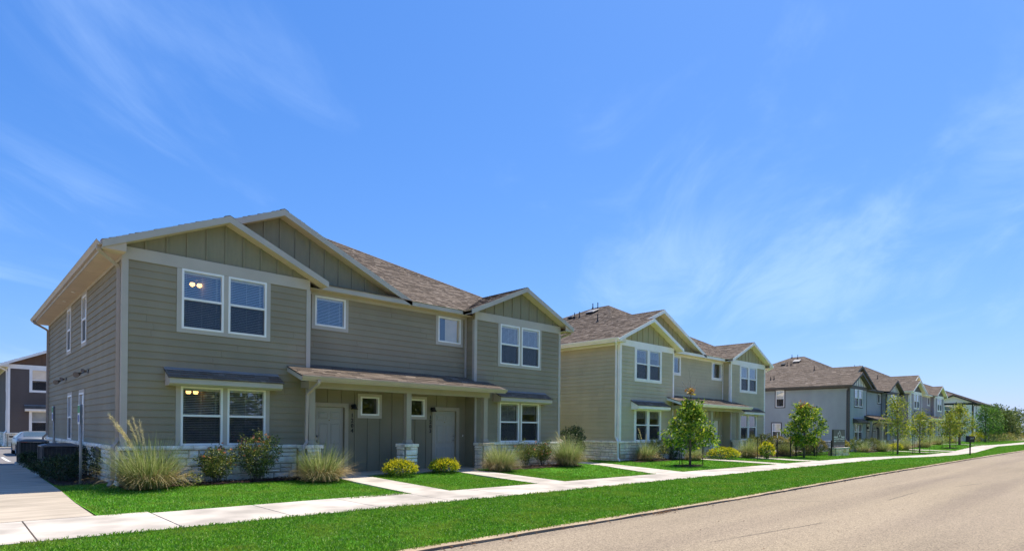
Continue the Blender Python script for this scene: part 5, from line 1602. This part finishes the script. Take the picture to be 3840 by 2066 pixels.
# woods across the street, behind the viewer, seen only as reflections in the windows
rw = np.random.default_rng(3)
n = 110000
Cx = rw.uniform(-45, 95, 170); Cy = rw.uniform(-42, -33, 170); Ch = rw.uniform(.6, 5.6, 170)
k = rw.integers(0, 170, n)
P = np.stack([Cx[k], Cy[k], Ch[k]], 1) + rw.normal(0, 1, (n, 3)) * np.array([2.4, 1.6, 1.7]); P[:, 2] = np.maximum(P[:, 2], .2)
V, F = leaves_np(P, unit(rw.normal(size=(n, 3))), rw.uniform(.25, .55, n), .7, rw)
wood = np_mesh('roadside_wood', V, F, M_leaf_far); tag(wood, 'green roadside wood across the street', 'wood', kind='stuff')

# ------------------------------------------------------------------ air conditioners beside the near house
M_ac = mat('ac_cabinet', (0.11, 0.105, 0.10), .55, .15, 3)
M_ac_top = mat('ac_top', (0.17, 0.165, 0.16), .5, .15, 3)
def air_conditioner(loc, w, h, label):
    o = empty('air_conditioner', (loc[0], loc[1], zg(*loc)), 0, label, 'air conditioner', 'air conditioners beside the sage duplex')
    MB().box(-w / 2 - .08, w / 2 + .08, -w / 2 - .08, w / 2 + .08, -.06, .10).build('pad', M_concrete, o)
    MB().box(-w / 2 + .03, w / 2 - .03, -w / 2 + .03, w / 2 - .03, .12, h - .03).build('coil', M_black, o)
    for sx_ in (-1, 1):
        for sy_ in (-1, 1):
            MB().box(sx_ * w / 2 - .03, sx_ * w / 2 + .03, sy_ * w / 2 - .03, sy_ * w / 2 + .03, .10, h).build('corner_post', M_ac, o)
    g = MB(); z = .15
    while z < h - .05:
        for sy_ in (-1, 1): g.box(-w / 2 + .03, w / 2 - .03, sy_ * w / 2 - .006, sy_ * w / 2 + .006, z, z + .014)
        for sx_ in (-1, 1): g.box(sx_ * w / 2 - .006, sx_ * w / 2 + .006, -w / 2 + .03, w / 2 - .03, z, z + .014)
        z += .034
    for k in range(1, 8):
        q = -w / 2 + w * k / 8
        for sy_ in (-1, 1): g.box(q - .004, q + .004, sy_ * w / 2 - .011, sy_ * w / 2 + .011, .12, h - .02); g.box(sy_ * w / 2 - .011, sy_ * w / 2 + .011, q - .004, q + .004, .12, h - .02)
    tag(g.build('grille', M_ac, o), kind='stuff')
    a = w / 2 + .03; b = w / 2 - .12
    MB().add([(-a, -a, h - .005), (a, -a, h - .005), (a, a, h - .005), (-a, a, h - .005), (-a, -a, h + .03), (a, -a, h + .03), (a, a, h + .03), (-a, a, h + .03), (-b, -b, h + .075), (b, -b, h + .075), (b, b, h + .075), (-b, b, h + .075)],
             [(3, 2, 1, 0)] + [(i + 4 * l_, (i + 1) % 4 + 4 * l_, (i + 1) % 4 + 4 * l_ + 4, i + 4 * l_ + 4) for l_ in range(2) for i in range(4)]).build('top_cover', M_ac_top, o)
    f = MB()
    for r_ in np.linspace(.05, b - .02, 7):
        pts = [(r_ * math.cos(t), r_ * math.sin(t), h + .085) for t in np.linspace(0, 2 * math.pi, 20)]
        f.tube(pts, .004, n=4)
    f.build('fan_guard', M_ac_top, o)
    MB().lathe([(0, .0), (b - .02, 0), (b - .02, -.02), (0, -.02)], (0, 0, h + .07), 20).build('fan_opening', M_black, o)
    return o
air_conditioner((-.66, 4.75), .84, .82, 'nearer dark grey air conditioner beside the stone base of the sage duplex')
air_conditioner((-.72, 11.2), .80, .84, 'rear dark grey air conditioner near the back corner of the sage duplex')

# ------------------------------------------------------------------ sign posts
M_galv = mat('galvanised_post', (0.34, 0.33, 0.31), .5, .15, 5, metal=.2)
M_sign_white = mat('sign_white', (0.72, 0.72, 0.70), .5, .05)
M_sign_green = mat('sign_green', (0.03, 0.24, 0.07), .5, .05)
M_sign_blue = mat('sign_blue', (0.03, 0.09, 0.32), .5, .05)
def sign_post(loc, h, label, az):
    z0 = zg(*loc)
    o = empty('sign_post', (loc[0], loc[1], z0), 0, label, 'sign post', 'parking sign posts beside the sage duplex')
    MB().tube([(0, 0, -.15), (0, 0, h)], .03, n=10).build('post', M_galv, o, True)
    MB().lathe([(.03, h), (.02, h + .012), (0, h + .014)], (0, 0, 0), 10).build('post_cap', M_galv, o)
    p = MB().box(-.047, -.043, -.155, .155, h - .47, h).build('sign_panel', M_sign_white, o)
    MB().box(-.051, -.0475, -.145, .145, h - .20, h - .02).build('green_lettering', M_sign_green, p)
    MB().box(-.051, -.0475, -.09, .09, h - .42, h - .25).build('blue_symbol', M_sign_blue, p)
    for zz in (h - .06, h - .40): MB().box(-.043, -.02, -.02, .02, zz - .012, zz + .012).build('bracket', M_galv, o)
sign_post((-.66, 1.0), 1.93, 'grey pole with a small sign seen edge-on at the corner of the sage duplex', 0)
sign_post((-.38, 8.6), 2.05, 'grey pole with a small sign behind the nearer air conditioner', 0)

# ------------------------------------------------------------------ parked car
M_car = mat('silver_paint', (0.27, 0.285, 0.29), .28, .04, 2, metal=.55, spec=.6)
M_car_glass = mat('car_glass', (0.05, 0.07, 0.06), .08, .1, spec=.9)
M_tyre = mat('tyre', (0.02, 0.02, 0.02), .9, .2)
M_rim = mat('wheel_rim', (0.45, 0.45, 0.46), .3, .1, metal=.8)
M_tail = mat('tail_light', (0.35, 0.02, 0.015), .25, .1, spec=.6)
def car(loc, label):
    zc = zg(*loc) + .006
    o = empty('parked_car', (loc[0], loc[1], zc), 0, label, 'car')
    # stations along the length (rear at -y): y, half width low, half width belt, z sill, z belt, roof half width, z roof
    S = [(-2.30, .72, .78, .42, .72, .60, .76), (-2.22, .84, .86, .28, .92, .66, .98), (-1.75, .88, .90, .22, .96, .66, 1.01), (-1.45, .89, .91, .2, .95, .62, 1.06), (-.75, .90, .91, .2, .93, .56, 1.26),
         (0.1, .90, .91, .2, .91, .56, 1.30), (.65, .90, .91, .2, .90, .57, 1.22), (1.25, .89, .90, .2, .88, .66, .97), (1.9, .87, .88, .22, .82, .64, .86), (2.2, .82, .80, .28, .70, .56, .73), (2.28, .74, .70, .36, .58, .5, .6)]
    V = []; k = 9
    for (y, a, b, zs_, zb, rw_, zr) in S:
        half = [(a * .6, zs_ - .02), (a, zs_ + .04), (a + .01, (zs_ + zb) / 2), (b, zb), (rw_ * 1.04, zr - .04), (rw_ * .8, zr), ]
        row = [(-x_, y, z_) for x_, z_ in half] + [(x_, y, z_) for x_, z_ in half[::-1]]
        V += row
    n_ = 12; F = []
    for i in range(len(S) - 1):
        for j in range(n_): F.append((i * n_ + j, i * n_ + (j + 1) % n_, (i + 1) * n_ + (j + 1) % n_, (i + 1) * n_ + j))
    F += [tuple(range(n_))[::-1], tuple((len(S) - 1) * n_ + j for j in range(n_))]
    body = MB().add(V, F).build('body', M_car, o, True)
    def pane(pts, nm='side_window'): MB().add(pts, [tuple(range(len(pts)))]).build(nm, M_car_glass, o)
    pane([(-.60, -1.66, 1.03), (.60, -1.66, 1.03), (.52, -.86, 1.262), (-.52, -.86, 1.262)], 'rear_window')
    pane([(-.58, 1.22, .99), (.58, 1.22, .99), (.52, .62, 1.24), (-.52, .62, 1.24)], 'windscreen')
    for sx_ in (-1, 1):
        pane([(sx_ * .885, -1.05, .965), (sx_ * .885, -.22, .955), (sx_ * .60, -.22, 1.262), (sx_ * .605, -.72, 1.235)])
        pane([(sx_ * .885, -.14, .955), (sx_ * .885, .78, .94), (sx_ * .62, .52, 1.23), (sx_ * .60, -.14, 1.266)])
        MB().box(sx_ * .98 - .09, sx_ * .98 + .09, .62, .70, .93, 1.04).build('side_mirror', M_black, o, bevel=.03)
        MB().box(sx_ * .66 - .17, sx_ * .66 + .17, -2.325, -2.20, .64, .78).build('tail_light', M_tail, o, bevel=.02)
        for y in (-1.4, 1.42):
            w = empty('wheel', (sx_ * .80, y, .32)); w.parent = o
            MB().lathe([(.20, -.11), (.31, -.11), (.325, -.06), (.325, .06), (.31, .11), (.20, .11)], (0, 0, 0), 20, 'X').build('tyre', M_tyre, w, True)
            MB().lathe([(0, .06 * sx_), (.06, .07 * sx_), (.20, .09 * sx_), (.205, .115 * sx_)], (0, 0, 0), 14, 'X').build('rim', M_rim, w)
    MB().box(-.26, .26, -2.33, -2.29, .62, .74).build('number_plate', M_sign_white, o)
    MB().box(-.80, .80, -2.34, -2.15, .30, .46).build('rear_bumper', M_car, o, bevel=.04)
    return o
car((.60, 26.1), 'silver sedan parked behind the sage duplex, seen from the rear left')

# ------------------------------------------------------------------ community sign, iron fence, number post
M_signdark = mat('sign_panel_dark', (0.10, 0.085, 0.07), .6, .08)
M_signwhite = mat('sign_lettering', (0.80, 0.76, 0.70), .6, .04)
zs0 = zg(39, -3.3)
cs = empty('community_sign', (37.7, -3.5, zs0), 0, 'dark grey community sign with white house logo on a stone plinth', 'sign')
pl = MB().box(.03, 2.47, .03, .47, -.1, .46).build('plinth', M_mortar, cs)
rr = random.Random(77)
M_st2 = mat('plinth_stone', (0.98, 0.62, 0.44), .92, .2, 6, 6, .6, 26, rand=.16)
_ms, _mw, _mr = M_stone, M_stone_warm, M_stone_rust
M_stone = M_st2; M_stone_warm = mat('plinth_stone_orange', (0.80, 0.46, 0.2), .92, .2, 6, rand=.1)
stone_face(pl, front(.03), .03, 2.47, 0.0, .46, rr, None, .15, .05)
stone_face(pl, left(.03), .03, .47, 0.0, .46, rr, None, .1, .05)
M_stone, M_stone_warm = _ms, _mw
for k in range(4):
    MB().box(-.03 + k * .635, -.03 + k * .635 + .63, -.04, .54, .461, .545).build('coping_stone', M_concrete, pl, bevel=.008)
PW, PZ0, PZ1, PX = 2.12, .555, 1.70, .16
MB().box(PX, PX + PW, .20, .30, PZ0, PZ1).build('sign_panel', M_signdark, cs)
def su(px): return PX + (px - 275) / 610 * PW
def sz_(py): return PZ1 - (py - 215) / 690 * (PZ1 - PZ0)
lg = MB()
pts = [(303, 505), (492, 505), (506, 342), (541, 346), (546, 405), (598, 268), (692, 505), (857, 505)]
wd = (.055, .03, .028, .028, .03, .034, .055)
for (a, b), w in zip(zip(pts[:-1], pts[1:]), wd):
    A, B = Vector((su(a[0]), 0, sz_(a[1]))), Vector((su(b[0]), 0, sz_(b[1])))
    d = (B - A).normalized(); nn = Vector((-d.z, 0, d.x)) * w / 2
    A = A - d * .008; B = B + d * .008
    lg.prism([(p.x, .196, p.z) for p in (A - nn, B - nn, B + nn, A + nn)], (0, .0035, 0))
lg.box(su(580), su(614), .1965, .1995, sz_(500), sz_(462)); lg.box(su(582), su(612), .1965, .1995, sz_(452), sz_(420))
lg.box(su(303), su(395), .1965, .1995, sz_(690), sz_(664)); lg.box(su(790), su(852), .1965, .1995, sz_(684), sz_(660))
lg.build('house_logo', M_signwhite, cs)
t1 = text_mesh('sign_lettering', "BLAKE'S BEND TOWNHOMES", .17, M_signwhite, (su(580), .197, sz_(592)), (math.pi / 2, 0, 0), cs, .002, sx=.78)
bpy.context.view_layer.update()
t1.scale = (PW * .90 / max(.1, t1.dimensions.x / t1.scale.x), 1.1, 1)
# two lines too small to read: rows of small strokes
tl_ = MB()
for (xa, xb, yy, hh) in ((415, 775, 676, 26), (292, 868, 850, 30)):
    q = xa
    while q < xb - 6:
        w = rr.uniform(5, 11)
        if rr.random() < .86: tl_.box(su(q), su(q + w * .45), .1968, .1996, sz_(yy + hh / 2 * rr.uniform(.6, 1)), sz_(yy - hh / 2 * rr.uniform(.5, 1)))
        q += w + 2
tl_.build('small_lettering', M_signwhite, cs)

def fence_run(p, q, h, label, n_panel):
    p, q = Vector((p[0], p[1], 0)), Vector((q[0], q[1], 0)); d = q - p; L_ = d.length; d.normalize()
    o = empty('iron_fence', (p.x, p.y, zg(p.x, p.y)), math.atan2(d.y, d.x), label, 'fence')
    for k in range(n_panel + 1):
        x_ = L_ * k / n_panel
        MB().box(x_ - .03, x_ + .03, -.03, .03, -.1, h + .08).build('post', M_black, o)
        MB().box(x_ - .036, x_ + .036, -.036, .036, h + .08, h + .10).build('post_cap', M_black, o)
    for zz in (.10, h - .04): MB().box(0, L_, -.014, .014, zz, zz + .03).build('rail', M_black, o)
    x_ = .12
    while x_ < L_ - .05:
        MB().box(x_ - .008, x_ + .008, -.008, .008, .04, h).build('picket', M_black, o); x_ += .115
fence_run((31.6, -2.35), (37.35, -3.35), .86, 'low black iron picket fence left of the community sign', 3)

zb = zg(45.3, -9.1)
M_numpanel = mat('number_box', (0.012, 0.013, 0.018), .5, .15)
nb_ = empty('number_post', (45.3, -9.1, zb), math.radians(-22), 'black number box on a thin dark post in the verge', 'post')
MB().box(-.03, .03, -.03, .03, -.15, .87).build('post', mat('dark_timber', (.03, .018, .014), .8, .2), nb_)
bxn = MB().prism([(-.31, -.10, .86), (.27, -.10, .86), (.32, -.10, 1.25), (-.27, -.10, 1.27)], (0, .2, 0)).build('number_box', M_numpanel, nb_)
MB().add([(.283, -.07, .84), (.283, .06, .84), (.318, .05, 1.10)], [(0, 1, 2)]).build('white_reflection', M_sign_white, bxn)  # reflection on the box side, put in as a white triangle
text_mesh('number_lettering', '2113', .17, M_signwhite, (0, -.104, 1.11), (math.pi / 2, 0, 0), nb_, .002, shear=.35)

# ------------------------------------------------------------------ small litter on the street
M_litter = mat('leaf_litter', (.16, .08, .03), .9, .4, 6, island=.5)
lb_ = MB(); r9 = random.Random(9)
for i in range(420):
    x_ = r9.uniform(-6, 40) if i > 60 else r9.gauss(6.6, .25)
    y_ = -10.66 + abs(r9.gauss(0, .06)) * (-1 if r9.random() < .6 else .6)
    z_ = zk(x_) - .03 + .012
    if y_ > -10.6: z_ = zk(x_) + .012
    a = r9.uniform(0, 3.14); c_, s_ = math.cos(a), math.sin(a); L_ = r9.uniform(.012, .045); w_ = L_ * r9.uniform(.2, .5)
    lb_.add([(x_ - c_ * L_, y_ - s_ * L_, z_), (x_ + s_ * w_, y_ - c_ * w_, z_ + .012), (x_ + c_ * L_, y_ + s_ * L_, z_ + .004), (x_ - s_ * w_, y_ + c_ * w_, z_ + .008)], [(0, 1, 2, 3)])
for i in range(40):
    x_, y_ = r9.uniform(2, 30), r9.uniform(-15, -11)
    z_ = zk(x_) - .034 + 0.03 * (1 - ((y_ + 16) / 5.5) ** 2) + .006; L_ = r9.uniform(.01, .03)
    lb_.add([(x_ - L_, y_, z_), (x_, y_ - L_ * .4, z_ + .01), (x_ + L_, y_, z_), (x_, y_ + L_ * .4, z_ + .006)], [(0, 1, 2, 3)])
lt = lb_.build('leaf_litter', M_litter); tag(lt, 'dry leaf litter along the kerb joint', 'litter', kind='stuff')
